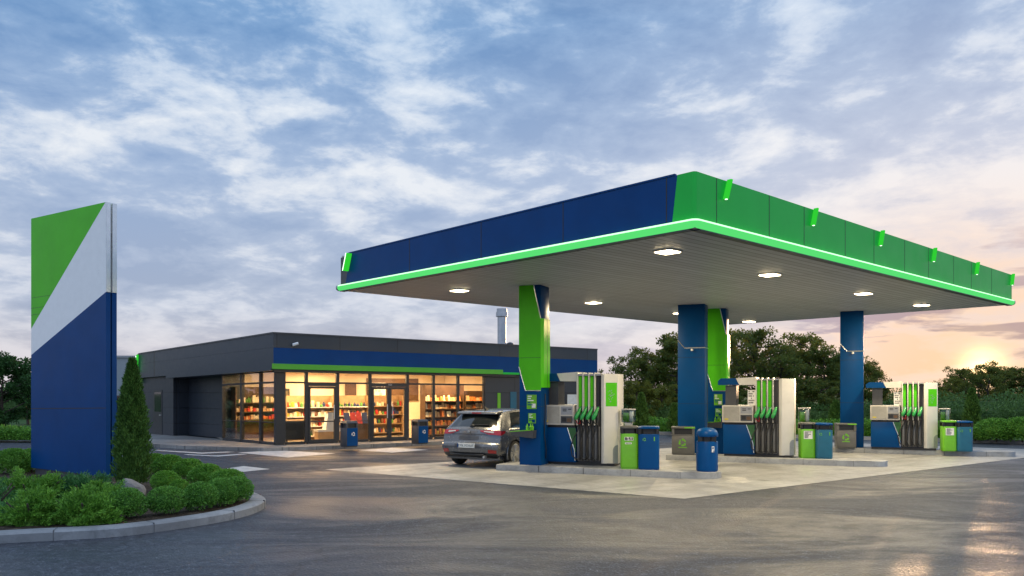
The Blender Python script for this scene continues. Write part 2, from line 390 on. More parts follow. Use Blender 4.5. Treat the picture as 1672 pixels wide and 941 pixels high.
# glow of the low sun behind thin cloud
dp = nt.nodes.new('ShaderNodeVectorMath'); dp.operation = 'DOT_PRODUCT'; L(nt, tc, dp.inputs[0]); dp.inputs[1].default_value = SUN
d = math_(nt, 'MAXIMUM', dp.outputs['Value'], 0.0)
wide = math_(nt, 'POWER', d, 9.0); near = math_(nt, 'POWER', d, 52.0); tight = math_(nt, 'POWER', d, 7000.0); mid = math_(nt, 'MULTIPLY', math_(nt, 'POWER', d, 700.0), .55)
low = ramp(nt, zc, [(0, (1, 1, 1)), (.13, (.75, .75, .75)), (.27, (.12, .12, .12)), (.5, (0, 0, 0))])
c = mixc(nt, math_(nt, 'MULTIPLY', wide, .38), c, (.88, .84, .86))
thin = ramp(nt, dens, [(.44, (1, 1, 1)), (.55, (.35, .35, .35))])
wl = math_(nt, 'MULTIPLY', math_(nt, 'MULTIPLY', near, low), thin)
c = mixc(nt, math_(nt, 'MULTIPLY', wl, .95, clamp=True), c, (1.0, .63, .37))
mp2 = nt.nodes.new('ShaderNodeMapping'); L(nt, tc, mp2.inputs['Vector']); mp2.inputs['Scale'].default_value = (5.5, 5.5, 30); mp2.inputs['Location'].default_value = BAROFF
bars = noise(nt, mp2.outputs[0], 1.0, 6, .55, .25)
bm_ = math_(nt, 'MULTIPLY', ramp(nt, bars, [(.49, (0, 0, 0)), (.55, (1, 1, 1))]), ramp(nt, zc, [(.018, (0, 0, 0)), (.03, (1, 1, 1)), (.10, (1, 1, 1)), (.20, (0, 0, 0))]))
c = mixc(nt, math_(nt, 'MULTIPLY', bm_, math_(nt, 'POWER', d, 14.0)), c, mixc(nt, near, (.44, .41, .55), (.52, .36, .35)))
c = mixc(nt, math_(nt, 'MULTIPLY', mid, thin, clamp=True), c, (1.02, .79, .48))
c = mixc(nt, tight, c, (2.2, 1.35, .5), 'ADD')
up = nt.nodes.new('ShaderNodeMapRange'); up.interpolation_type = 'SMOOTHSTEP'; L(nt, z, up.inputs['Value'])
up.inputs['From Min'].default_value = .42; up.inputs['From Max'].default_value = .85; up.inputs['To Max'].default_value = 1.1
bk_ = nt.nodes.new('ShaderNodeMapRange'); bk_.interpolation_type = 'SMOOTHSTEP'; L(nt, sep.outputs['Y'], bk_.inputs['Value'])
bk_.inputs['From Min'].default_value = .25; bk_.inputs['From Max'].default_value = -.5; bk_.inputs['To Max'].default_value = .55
fill_gain = math_(nt, 'ADD', math_(nt, 'ADD', up.outputs[0], bk_.outputs[0]), 1.0)  # added fill: sky boosted overhead and behind the camera, out of view
vm = nt.nodes.new('ShaderNodeVectorMath'); vm.operation = 'SCALE'; L(nt, c, vm.inputs[0]); L(nt, fill_gain, vm.inputs['Scale']); c = vm.outputs[0]
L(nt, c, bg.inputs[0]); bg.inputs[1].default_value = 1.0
w.cycles.sampling_method = 'MANUAL'; w.cycles.sample_map_resolution = 1024
sl = bpy.data.lights.new('sun', 'SUN'); sl.energy = 2.0; sl.color = (1, .62, .34); sl.angle = R(.6)
so = bpy.data.objects.new('sun', sl); COL.objects.link(so)
so.rotation_euler = (-Vector((SUN.x, SUN.y, .06)).normalized()).to_track_quat('-Z', 'Y').to_euler()
sc.view_settings.view_transform = 'Standard'; sc.view_settings.look = 'None'; sc.view_settings.exposure = 0; sc.view_settings.gamma = 1
cy = sc.cycles; cy.use_denoising = True; cy.max_bounces = 8; cy.transparent_max_bounces = 12; cy.sample_clamp_indirect = 6
cy.caustics_reflective = False; cy.caustics_refractive = False
try: cy.denoiser = 'OPENIMAGEDENOISE'
except Exception: pass

# ------------------------------------------------------------------ ground, forecourt, pavements
def sheet(name, poly, z, mat, kind='structure'):
    m = MB(); m.face([(x, y, z) for x, y in poly]); return struct(m.build(name, mat, normals=False), kind)
def slab(name, poly, z0, z1, mat, bev=0):
    m = MB(); m.prism(poly, z0, z1); return struct(m.build(name, mat))
sheet('ground', [(-700, -200), (700, -200), (700, 1100), (-700, 1100)], -.02, 'lawn')
sheet('forecourt', [(-45, -15), (45, -15), (45, 16), (20, 28.4), (6.4, 35.3), (3.6, 46), (-22, 46), (-20.5, 28.6), (-45, 28.6)], 0, 'asphalt')
pc = G(1118, 815); pl = G(530, 767); pr = G(1672, 748)
dr = Vector((pr[0] - pc[0], pr[1] - pc[1])) * 1.3; dl = Vector((pl[0] - pc[0], pl[1] - pc[1]))
padpoly = [pc, (pc[0] + dr.x, pc[1] + dr.y), (pc[0] + dr.x + dl.x, pc[1] + dr.y + dl.y), pl]
# one slab sheet, oriented so that its joints run with its edges
ang = math.atan2(dr.y, dr.x)
m = MB(); m.face([((x - pc[0]) * math.cos(-ang) - (y - pc[1]) * math.sin(-ang), (x - pc[0]) * math.sin(-ang) + (y - pc[1]) * math.cos(-ang), 0) for x, y in padpoly])
struct(m.build('concrete_pavement', 'pad', None, None, (pc[0], pc[1], .004), ang, normals=False))
# painted bays in front of the shop
def marking(pts):
    m = MB()
    for poly in pts: m.face([(*G(x, y), .006) for x, y in poly])
    return struct(m.build('road_marking', 'paint', normals=False))
marking([[(388, 739.5), (452, 735.6), (548, 741), (470, 747.5)]])
marking([[(583, 735.5), (640, 731.6), (700, 735), (640, 739.6)]])
marking([[(345, 769), (398, 761.5), (441, 766.5), (392, 771.5)]])
marking([[(252, 736), (258, 735.4), (330, 739.6), (372, 738.0), (384, 738.6), (330, 741.4)], [(300, 743), (305, 742.3), (352, 744.2), (394, 741.5), (404, 742.2), (356, 746)]])

# beds behind the forecourt (right and left): kerb + lawn
def strip(name, line, off, z0, z1, mat):
    """a kerb following a polyline, off = width to its left side"""
    m = MB(); n = len(line); P = [Vector(p) for p in line]; Q = []
    for i in range(n):
        d = (P[min(i + 1, n - 1)] - P[max(i - 1, 0)]).normalized(); Q.append(P[i] + Vector((-d.y, d.x)) * off)
    for i in range(n - 1):
        m.hexa([(*P[i], z0), (*P[i + 1], z0), (*Q[i + 1], z0), (*Q[i], z0)], [(*P[i], z1), (*P[i + 1], z1), (*Q[i + 1], z1), (*Q[i], z1)])
    bmesh.ops.remove_doubles(m.bm, verts=m.bm.verts[:], dist=.0005)
    return struct(m.build(name, mat)), [tuple(q) for q in Q]
kl = [(60, 8), (45, 16), (32, 22.5), (20, 28.4), (13, 31.9), (6.4, 35.3), (3.6, 38)]
_, q = strip('kerb', kl, -.15, -.02, .13, 'kerb')
sheet('lawn', q[::-1] + [(3.0, 90), (120, 90), (120, 8)][::1], .09, 'lawn')
kl2 = [(-45, 28.6), (-30, 28.6), (-20.6, 28.6), (-20.0, 30), (-20.0, 46)]
_, q = strip('kerb', kl2, .15, -.02, .13, 'kerb')
sheet('lawn', [(-90, 28.75)] + q + [(-20.2, 95), (-90, 95)], .09, 'lawn')

# planted island with the sign
front = [G(-260, 905), G(0, 888), G(110, 882), G(200, 876), G(300, 863), G(370, 851), G(412, 840), G(432, 830), G(432, 823), G(420, 817)]
back = [(-5.3, 15.3), (-6.4, 16.9), (-8.0, 18.3), (-10.5, 19.6), (-14, 20.6), (-20, 21), (-20, 9.0)]
bed = front + back
def smooth_loop(pts, k=4):
    P = [Vector(p) for p in pts]; n = len(P); out = []
    for i in range(n):
        a, b, c_, d_ = P[i - 1], P[i], P[(i + 1) % n], P[(i + 2) % n]
        for t in range(k):
            t /= k; out.append(.5 * ((2 * b) + (c_ - a) * t + (2 * a - 5 * b + 4 * c_ - d_) * t * t + (3 * b - a - 3 * c_ + d_) * t ** 3))
    return out
loop = smooth_loop(bed)
def inset(lp, w):
    n = len(lp); res = []
    for i in range(n):
        d = (lp[(i + 1) % n] - lp[i - 1]).normalized(); res.append(lp[i] + Vector((-d.y, d.x)) * w)
    return res
li = inset(loop, .25); lm = inset(loop, .03)
m = MB(); n = len(loop)
for i in range(n):
    j = (i + 1) % n
    for (A, za, B, zb) in ((loop, -.02, loop, .105), (loop, .105, lm, .13), (lm, .13, li, .13), (li, .13, li, .02)):
        m.face([(*A[i], za), (*A[j], za), (*B[j], zb), (*B[i], zb)])
bmesh.ops.remove_doubles(m.bm, verts=m.bm.verts[:], dist=.0005)
for i in range(0, n, 7):
    a_, b_ = loop[i], li[i]; dd = (loop[(i + 1) % n] - loop[i - 1]).normalized() * .003; oo = (a_ - b_).normalized() * .003
    q = [(a_ + oo - dd), (a_ + oo + dd), (b_ + dd), (b_ - dd)]
    m.hexa([(*v, 0) for v in q], [(*v, .1325) for v in q], 1)
struct(m.build('kerb', ['kerb', 'dgrey'], None, 40))
sheet('planting_bed', [tuple(p) for p in inset(loop, .2)], .11, 'soil')

# ------------------------------------------------------------------ pump islands
E = Vector((math.cos(R(-24)), math.sin(R(-24)))); Nn = Vector((-E.y, E.x)); RE = R(-24)
def island(px, py, length, label, wid=.92):
    x, y = G(px, py)
    t = thing('pump_island', label, 'island', (x, y, 0), RE, 'concrete islands under the canopy')
    poly = [(0, 0), (length - .75, -.02), (length - .6, .06)]
    for k in range(9):
        a = -math.pi / 2 + math.pi * k / 8
        poly.append((length - .38 + .38 * math.cos(a), wid / 2 + .04 + (wid / 2 - .04) * math.sin(a) * 1.0))
    poly += [(0, wid)]
    m = MB(); vs, fs = m.prism(poly, -.01, .15)
    top = [e for f in fs[1:2] for e in f.edges]
    bmesh.ops.bevel(m.bm, geom=top, offset=.015, segments=2, profile=.5, affect='EDGES')
    for k in range(1, 5):                                    # joints of the kerb stones
        xx = (length - .8) * k / 4.0
        m.box(xx - .004, xx + .004, -.022, .02, 0, .151, 1)
    m.build('slab', ['kerbj', 'dgrey'], t, 40)
    return t, Vector((x, y))
isl1, I1 = island(810, 768.5, 5.25, 'long concrete pump island with the parked car beside its left end')
isl2, I2 = island(1087, 751.5, 5.6, 'concrete pump island carrying the grey litter bin and the middle pump')
isl3, I3 = island(1350, 738.5, 5.15, 'farthest concrete pump island, at the right below the canopy')

# ------------------------------------------------------------------ canopy
SH = 2.55; S = H + SH
k = SH / 2.485
C = Vector((2.77 * k, 12.05 * k)); CA = math.atan2(.681, .732); LX, LY = 15.74 * k, 10.27 * k
TOP = H + 361 / F * C.y
def cl(x, y):
    d = Vector((x, y)) - C; c_, s_ = math.cos(-CA), math.sin(-CA)
    return (d.x * c_ - d.y * s_, d.x * s_ + d.y * c_)
def cl_px(px, py, zz):        # canopy-plane point seen at a pixel, at height zz
    Y = (zz - H) * F / (HZ - py); return cl((px - CX) / F * Y, Y)
canopy = thing('fuel_canopy', 'large flat filling station canopy with blue and green fascia and glowing green edge', 'canopy', (C.x, C.y, 0), CA)
m = MB(); m.box(.0, LX, .0, LY, S, S + .05); m.build('soffit', 'soffit', canopy)
m = MB(); m.box(.10, LX - .10, .10, LY - .10, S + .06, TOP - .10); m.build('roof', 'roof', canopy)
rc = .06
def arc(r, o, n=7):           # plan of the rounded near corner: from the left face to the right face, offset o outwards
    return [(r - (r + o) * math.cos(math.pi / 2 * i / (n - 1)), r - (r + o) * math.sin(math.pi / 2 * i / (n - 1))) for i in range(n)]
fz0, fz1 = S + .10, TOP
# blue panel of the left face
m = MB()
yb0, yb1 = .30, LY - .30
m.hexa([(.006, yb0, fz0), (.05, yb0, fz0), (.05, yb1 + .06, fz0), (.006, yb1 + .06, fz0)], [(.006, yb0, fz1), (.05, yb0, fz1), (.05, yb1 - .16, fz1), (.006, yb1 - .16, fz1)])
def left_t(px, rel=.0):       # distance along the left face seen at column px
    r = (px - CX) / F; return (r * C.y - C.x) / (-.6816 - r * .7317)
def right_t(px):
    r = (px - CX) / F; return (r * C.y - C.x) / (.732 - r * .681)
for px in (668, 785, 919, 1088):
    y = left_t(px); m.box(.003, .03, y - .009, y + .009, fz0 + .06, fz1 - .004, 1)
m.build('blue_fascia', ['blue', 'black'], canopy)
m = MB(); m.box(.02, .05, yb1 - .2, LY, fz0, fz1 - .05); m.build('end_fascia', 'dgrey', canopy)
# green panels wrapping the near corner
m = MB()
e0, e1 = left_t(1097), left_t(1106)
pb = [(0, e0), ] + arc(rc, 0) + [(LX, 0)]
pt = [(0, e1), ] + arc(rc, 0) + [(LX, 0)]
ib = [(.045, e0)] + arc(rc, -.045) + [(LX, .045)]
it = [(.045, e1)] + arc(rc, -.045) + [(LX, .045)]
for i in range(len(pb) - 1):
    m.hexa([(*pb[i], fz0), (*pb[i + 1], fz0), (*ib[i + 1], fz0), (*ib[i], fz0)], [(*pt[i], fz1), (*pt[i + 1], fz1), (*it[i + 1], fz1), (*it[i], fz1)])
bmesh.ops.remove_doubles(m.bm, verts=m.bm.verts[:], dist=.0005)
for px in (1170, 1256, 1313, 1380, 1427, 1477, 1516, 1557, 1586, 1619):
    x = right_t(px); m.box(x - .008, x + .008, -.003, .02, fz0 + .06, fz1 - .004, 1)
m.build('green_fascia', ['green2', 'black'], canopy, 30)
m = MB(); m.box(LX - .05, LX, .05, LY - .05, fz0, fz1); m.box(.05, LX, LY - .05, LY, fz0, fz1); m.build('back_fascia', 'lgrey', canopy)
m = MB()
m.box(-.006, .05, e1 + .05, yb1 - .1, fz1 + .002, fz1 + .03)
m.build('coping', 'blue', canopy)
# glowing edge strip
path = [(-.0, LY + .03)] + arc(rc, .0) + [(LX + .03, 0)]
m = MB(); m.tube([(x, y, S + .075) for x, y in path], .075, 12); m.build('light_strip', 'led', canopy, 60)
m = MB(); m.tube([(x, y, S + .115) for x, y in [(-.05, LY + .0)] + arc(rc, .05) + [(LX, -.05)]], .022, 8); m.build('light_tube', 'ledcore', canopy, 60)
m = MB(); m.box(-.01, .12, .1, LY, S - .022, S - .003); m.box(.12, LX, -.01, .12, S - .022, S - .003); m.build('edge_trim', 'dgrey', canopy)
for q in ((LX + .05, 0), (0, LY + .05)):
    m = MB(); m.sphere((*q, S + .075), .085, 0, 2); m.build('strip_end_cap', 'grey', canopy, 60)
# downlights
dl_pts = [cl_px(*p, S) for p in ((1090, 409), (1257, 447), (1410, 478), (1505, 497), (750, 473), (969, 493), (1223, 524))]
dl_pts.append(((dl_pts[5][0] + dl_pts[6][0]) / 2, (dl_pts[5][1] + dl_pts[6][1]) / 2))
for i, (x, y) in enumerate(dl_pts):
    m = MB()
    for q in ((-.19, .19, -.19, -.165), (-.19, .19, .165, .19), (-.19, -.165, -.165, .165), (.165, .19, -.165, .165)): m.box(x + q[0], x + q[1], y + q[2], y + q[3], S - .03, S - .002)
    f = m.build('downlight', 'white', canopy)
    m = MB(); m.box(x - .163, x + .163, y - .163, y + .163, S - .045, S - .004); m.build('lens', 'lamp', f)
    la = bpy.data.lights.new('downlight_lamp', 'AREA'); la.shape = 'SQUARE'; la.size = .30; la.energy = LAMP_W; la.color = (1, .80, .48)
    lo = bpy.data.objects.new('downlight_lamp', la); COL.objects.link(lo); lo.parent = f; lo.location = (x, y, S - .052)
# small tilted edge lamps
def edge_lamp(x, y, z1, ln, side, parent, sc_=1):
    m = MB(); ln *= .80; tl = math.tan(R(21)) * ln
    w = .028 * sc_
    if side == 'right':
        b = [(x - tl - w, -.085, z1 - ln), (x - tl + w, -.085, z1 - ln), (x - tl + w, -.01, z1 - ln), (x - tl - w, -.01, z1 - ln)]
        t = [(p[0] + tl, p[1], z1) for p in b]
        lens = [(x - tl - w * .55, -.075, z1 - ln - .012), (x - tl + w * .55, -.075, z1 - ln - .012), (x - tl + w * .55, -.04, z1 - ln - .012), (x - tl - w * .55, -.04, z1 - ln - .012)]
        lt = [(p[0], p[1], z1 - ln - .001) for p in lens]
        cover = ([(x - tl + w * .2, -.19, z1 - ln), (x - tl + w * 1.1, -.19, z1 - ln), (x - tl + w * 1.1, -.162, z1 - ln), (x - tl + w * .2, -.162, z1 - ln)], tl)
    else:
        b = [(-.16, y + tl + w, z1 - ln), (-.16, y + tl - w, z1 - ln), (-.01, y + tl - w, z1 - ln), (-.01, y + tl + w, z1 - ln)]
        t = [(p[0], p[1] - tl, z1) for p in b]
        lens = [(-.172, y + tl + w * .35, z1 - ln), (-.172, y + tl - w * .35, z1 - ln), (-.162, y + tl - w * .35, z1 - ln), (-.162, y + tl + w * .35, z1 - ln)]
        lt = [(p[0], p[1] - tl, z1) for p in lens]
    m.hexa(b, t); o = m.build('edge_lamp', 'ledlamp', parent)
    m = MB(); m.hexa(lens, lt); m.build('lens', 'ledwhite', o)
    return o
for px in (1188, 1329, 1438, 1524, 1594):
    edge_lamp(right_t(px), 0, TOP + .02, .42, 'right', canopy)
edge_lamp(LX - .02, 0, TOP + .02, .42, 'right', canopy)
edge_lamp(0, left_t(574), TOP - .02, .52, 'left', canopy)

# columns (parts of the canopy)
def column(X, Y, w, d, kind, z0=0.0):
    x, y = cl(X, Y)
    m = MB(); m.box(-w / 2, w / 2, -d / 2, d / 2, z0, S - .003, 0, .012)
    for zz in (1.55, 2.9): m.box(-w / 2 - .002, w / 2 + .002, -d / 2 - .002, d / 2 + .002, zz, zz + .008, 1)
    o = m.build('column', ['blue', 'black'], canopy, 30, (x, y, 0), RE - CA)
    f = -d / 2
    if kind == 'green':
        a = -w / 2 - .008; b_ = w / 2 + .008
        zt, z1, z2 = S - .004, 2.50, 1.93
        m = MB()
        m.front([(a, z1), (a + .17, z2), (b_, z2), (b_, zt - .80), (b_ - .18, zt), (a, zt)], f - .012, f - .001)
        m.front([(a, 2.72), (a + .001, 2.712), (b_, 2.712), (b_, 2.72)], f - .0135, f - .0115, 1)
        m.build('front_cladding', ['green', 'black'], o)
        m = MB()
        m.prism([(w / 2 + .001, f - .0), (w / 2 + .045, f + .10), (w / 2 + .045, d / 2 - .06), (w / 2 + .001, d / 2)], 2.0, S - .80)
        m.front([(w / 2 + .044, 2.0), (w / 2 + .047, 2.0), (w / 2 + .047, S - .8), (w / 2 + .044, S - .8)], .04, .055, 1)
        m.build('side_cladding', ['green', 'black'], o)
        m = MB()
        for ch in ([(a, z1), (a + .17, z2), (b_, z2)], [(b_ - .18, zt), (b_, zt - .80)]):
            m = MB(); m.tube([(p[0], f - .014, p[1]) for p in ch], .011, 6); m.build('trim_strip', 'alu', o)
        # notices, card tray
        for (zc_, hh, ww, xx) in ((1.66, .34, .25, .05), (1.27, .24, .19, .06)):
            m = MB(); m.box(xx - ww / 2, xx + ww / 2, f - .022, f - .002, zc_ - hh / 2, zc_ + hh / 2)
            for r_ in range(5):
                m.box(xx - ww * .4, xx - ww * .4 + ww * random.uniform(.25, .8), f - .0245, f - .021, zc_ + hh * (.36 - .15 * r_), zc_ + hh * (.43 - .15 * r_), 1 if r_ < 3 else 2)
            m.box(xx + ww * .02, xx + ww * .42, f - .0245, f - .021, zc_ - hh * .42, zc_ - hh * .12, 1 if hh > .3 else 2)
            m.build('notice', ['lime', 'white', 'blue'], o)
        m = MB(); m.hexa([(-.36, f - .30, .86), (.16, f - .20, .80), (.16, f - .002, .80), (-.30, f - .002, .86)], [(-.38, f - .32, .94), (.17, f - .22, .99), (.17, f - .002, .99), (-.32, f - .002, .94)])
        t = m.build('tray', 'dgrey', o)
        m = MB(); m.hexa([(-.385, f - .325, .945), (.10, f - .235, .985), (.10, f - .01, .985), (-.325, f - .01, .945)], [(-.385, f - .325, .965), (.10, f - .235, 1.005), (.10, f - .01, 1.005), (-.325, f - .01, .965)]); m.build('tray_mat', 'lime', o)
        m = MB()
        for (xx, yy) in ((-.02, -.12), (.06, -.10), (.12, -.13)): m.lathe([(.03, .99), (.032, 1.02), (.03, 1.08), (.014, 1.10), (.014, 1.14)], 8, (xx, f + yy))
        m.build('glove_dispenser', 'lime', o)
        m = MB(); m.tube([(w / 2 + .03, -.05, 1.85), (w / 2 + .05, -.1, 1.5), (w / 2 + .03, -.12, .9), (w / 2 + .05, -.05, .5), (w / 2 + .02, .0, .30)], .012, 6); m.build('air_hose', 'black', o, 60)
    else:
        m = MB(); a = -w / 2 - .004
        pts = [(a, 3.42), (a + .20, 3.18), (w / 2, 3.18)]
        m.tube([(px_, f - .006, pz) for px_, pz in pts] + [(w / 2 + .006, f - .006, 3.18), (w / 2 + .006, d / 2, 3.18)], .014, 6)
        m.build('trim_strip', 'alu', o)
        m = MB(); m.lathe([(.03, 3.09), (.035, 3.11), (.03, 3.15)], 10, (.03, f - .04)); m.build('bracket', 'white', o)
        m = MB()
        m.box(w / 2 + .001, w / 2 + .006, d / 2 - .085, d / 2 - .055, .4, S - .2)
        m.build('cover_strip', 'dgrey', o)
    return o
def on(I, a, b): return I + E * a + Nn * b
p = on(I1, .82, .44); column(p.x, p.y, .55, .56, 'green', .14)
column(5.32, 23.42, .78, .5, 'blue', 0)
p = on(I3, .72, .60); column(p.x, p.y, .68, .5, "blue", .14)
column(6.37, 24.6, .55, .56, 'green', 0)

# thin evening haze
if HAZE:
    m = MB(); m.box(-710, 710, -210, 1110, -1.1, 8.5)
    mt, nt, out = nodes('haze'); v = nt.nodes.new('ShaderNodeVolumePrincipled'); v.inputs['Density'].default_value = HAZE
    v.inputs['Color'].default_value = (.95, .93, .92, 1); v.inputs['Anisotropy'].default_value = .6; L(nt, v.outputs[0], out.inputs['Volume'])
    struct(m.build('haze', mt), 'stuff')
# ------------------------------------------------------------------ pumps
def make_pump(label, loc, s=1.0):
    t = thing('fuel_pump', label, 'fuel pump', loc, RE, 'fuel pumps on the islands')
    m = MB(); m.box(.02, 1.78, .06, .80, .0, .06); m.build('plinth', 'black', t)
    m = MB(); m.box(0, .83, .02, .84, .06, .86, 0, .012); m.build('cabinet', 'blue', t, 30)
    m = MB(); m.front([(.62, .858), (.832, .858), (.832, .30), (.80, .30)], .012, .0195); o = m.build('green_panel', pm('dark_green_paint', (.02, .10, .025), .35), t)
    m = MB(); m.tube([(.615, .014, .86), (.79, .014, .36), (.81, .014, .10)], .011, 6); m.build('trim_strip', 'alu', t)
    m = MB(); m.box(.03, .80, .06, .80, .86, .92); m.build('shadow_gap', 'black', t)
    m = MB(); m.box(-.02, .80, -.04, .88, .92, 1.385, 0, .015); o = m.build('display_unit', 'lgrey', t, 30)
    m = MB(); m.box(.02, .44, -.047, -.041, .965, 1.35); m.build('display_screen', pm('display_glass', (.34, .33, .30), .15, coat=.5), o)
    m = MB(); m.box(.05, .15, -.050, -.046, .985, 1.03); m.build('sticker', pm('yellow_sticker', (.55, .45, .05), .5), o)
    m = MB(); m.box(.47, .77, -.046, -.041, 1.16, 1.35, 0); m.box(.52, .62, -.049, -.045, 1.28, 1.30, 1); m.box(.52, .62, -.049, -.045, 1.24, 1.26, 1); m.box(.66, .74, -.049, -.045, 1.28, 1.30, 1); m.build('keypad_panel', ['grey', 'black'], o)
    m = MB(); m.box(.47, .77, -.048, -.041, .965, 1.13, 0); m.box(.50, .61, -.053, -.047, 1.0, 1.10, 1); m.box(.63, .74, -.053, -.047, .99, 1.08, 2); m.build('card_reader', ['dgrey', 'black', 'wood'], o)
    m = MB(); m.box(.04, .33, .16, .60, 1.385, 1.93); m.build('post', 'dgrey', t)
    # header: blue left part, white right part, slanted joint
    m = MB(); m.front([(-.14, 1.94), (.42, 1.94), (.335, 2.12), (-.06, 2.12), (-.14, 2.05)], .04, .76); m.build('header', 'blue', t)
    m = MB(); m.front([(.425, 1.94), (.86, 1.94), (.86, 2.15), (.34, 2.12)], .035, .765); m.build('header_end', 'offwhite', t)
    # hose bay
    m = MB(); m.box(.86, 1.46, .12, .76, .06, 2.06); m.build('hose_bay', 'dgrey', t)
    lanes = [.925, 1.07, 1.215, 1.36]
    for i, x in enumerate(lanes):
        m = MB(); m.box(x - .068, x - .040, -.01, .30, .92, 2.13, 0, .006); m.build('lane_rail', 'offwhite', t, 30)
        m = MB(); m.box(x - .036, x + .044, .07, .118, 1.34, 2.06); m.build('lane_panel', 'green' if i < 3 else 'black', t)
        m = MB(); m.box(x - .036, x + .044, .06, .118, 1.22, 1.33); m.build('grade_plate', 'grey', t)
        m = MB(); m.box(x - .062, x + .062, .0, .118, .10, .90, 0, .02); m.box(x + .0, x + .055, -.012, .004, .12, .88, 1); m.build('lane_base', ['lane', 'black'], t, 30)
        m = MB(); m.tube([(x + .015, .03, .88), (x + .012, .0, 1.02), (x + .02, .04, 1.18), (x + .035, .10, 1.36)], [.035, .045, .04, .03], 8)
        m.box(x - .02, x + .045, .0, .06, .86, 1.02); nz = m.build('nozzle', 'black', t, 50)
        m = MB(); m.tube([(x - .055, -.10, 1.06), (x - .045, -.11, 1.11), (x - .01, -.07, 1.19), (x + .02, -.02, 1.29), (x + .03, .02, 1.34)], [.034, .052, .048, .034, .022], 10); m.build('grip', 'nozzle', nz, 60)
        m = MB(); m.tube([(x - .05, -.09, 1.04), (x - .01, -.11, .97), (x + .03, -.06, .95), (x + .04, -.02, 1.08)], .011, 6); m.build('lever', 'black' if i else 'red', nz, 60)
        m = MB()
        sw = .13 if i == 0 else .045
        m.tube([(x + .0, -.03, .95), (x - .02, -.05, .80), (x - .05 - sw * .5, -.08, .62), (x - .05 - sw, -.10, .40), (x - .04 - sw * .8, -.10, .22), (x - .02, -.08, .13), (x + .02, -.05, .16), (x + .04, -.02, .30), (x + .045, -.02, .9), (x + .05, .03, 1.25)], .015, 8)
        m.build('hose', 'rubber', t, 60)
    m = MB(); m.box(.86, 1.45, .0, .74, 2.062, 2.10); m.build('bay_lid', 'grey', t)
    # chamfered end cabinet
    poly = [(1.45, .05), (1.53, .02), (1.83, .185), (1.83, .64), (1.53, .80), (1.45, .78)]
    m = MB(); m.prism(poly, .055, 2.10); bmesh.ops.bevel(m.bm, geom=[e for e in m.bm.edges], offset=.012, segments=2, profile=.5, affect='EDGES')
    c_ = m.build('end_cabinet', 'offwhite', t, 30)
    a = Vector((1.53, .02)); b = Vector((1.83, .185)); dv = (b - a).normalized(); nv = Vector((dv.y, -dv.x)); ln = (b - a).length
    rz = math.atan2(dv.y, dv.x)
    def plate(name, u0, u1, z0, z1, mat, arch=False, par=c_, off=.003, marks=0):
        m = MB()
        if arch:
            r = (u1 - u0); pts = [(u0, z0), (u1, z0), (u1, z1)] + [(u1 - r * math.sin(q), z1 - r + r * math.cos(q)) for q in [R(9 * i) for i in range(1, 11)]]
            m.front(pts, -off, .0)
        else:
            m.front([(u0, z0), (u1, z0), (u1, z1), (u0, z1)], -off, 0)
        if marks:
            rnd = random.Random(3)
            for i in range(26):
                u = u0 + (u1 - u0) * rnd.gauss(.5, .13); z_ = z0 + (z1 - z0) * rnd.gauss(.5, .14)
                m.box(u - .008, u + .008, -off - .0015, -off + .001, z_ - .008, z_ + .008, 1)
        o = m.build(name, mat, par, None, (a.x, a.y, 0), rz); return o
    if label.startswith('nearest') or label.startswith('farthest'):
        plate('poster', .045, ln - .03, 1.36, 1.90, ['green', 'grey'], marks=1)
    plate('arch_panel', ln - .13, ln - .004, .06, .48, 'grey', True)  # flat grey arch shape low on the end cabinet
    if not label.startswith('nearest'):
        m = MB(); m.box(.64, .85, .10, .13, 1.39, 1.80)
        rnd = random.Random(5)
        for r_ in range(6):
            x = .665
            while x < .80:
                w_ = rnd.uniform(.012, .03)
                if rnd.random() < .8: m.box(x, x + w_, .097, .101, 1.74 - r_ * .06, 1.775 - r_ * .06, 1)
                x += w_ + .008
        m.build('price_card', ['white', 'dgrey'], t)
    else:
        m = MB(); m.box(.72, .85, .40, .42, 1.39, 1.76); m.box(.75, .82, .396, .401, 1.44, 1.62, 1); m.build('price_card', [pm('cream_card', (.70, .68, .45), .6), 'grey'], t)
    t.scale = (1, 1, s)
    return t
def place(px, py, z=.15): return (*G(px, py, z), z)
x, y, _ = place(887, 757.5)
make_pump('nearest fuel pump with green poster on its end cabinet, beside the green column', (x, y, .149), 1.035)
x, y, _ = place(1180.5, 744.5)
make_pump('middle fuel pump with plain white end cabinet, behind the round blue bin', (x, y, .149), 1.0)
x, y, _ = place(1422, 733)
make_pump('farthest fuel pump, standing right of the rightmost blue column', (x, y, .149), .965)

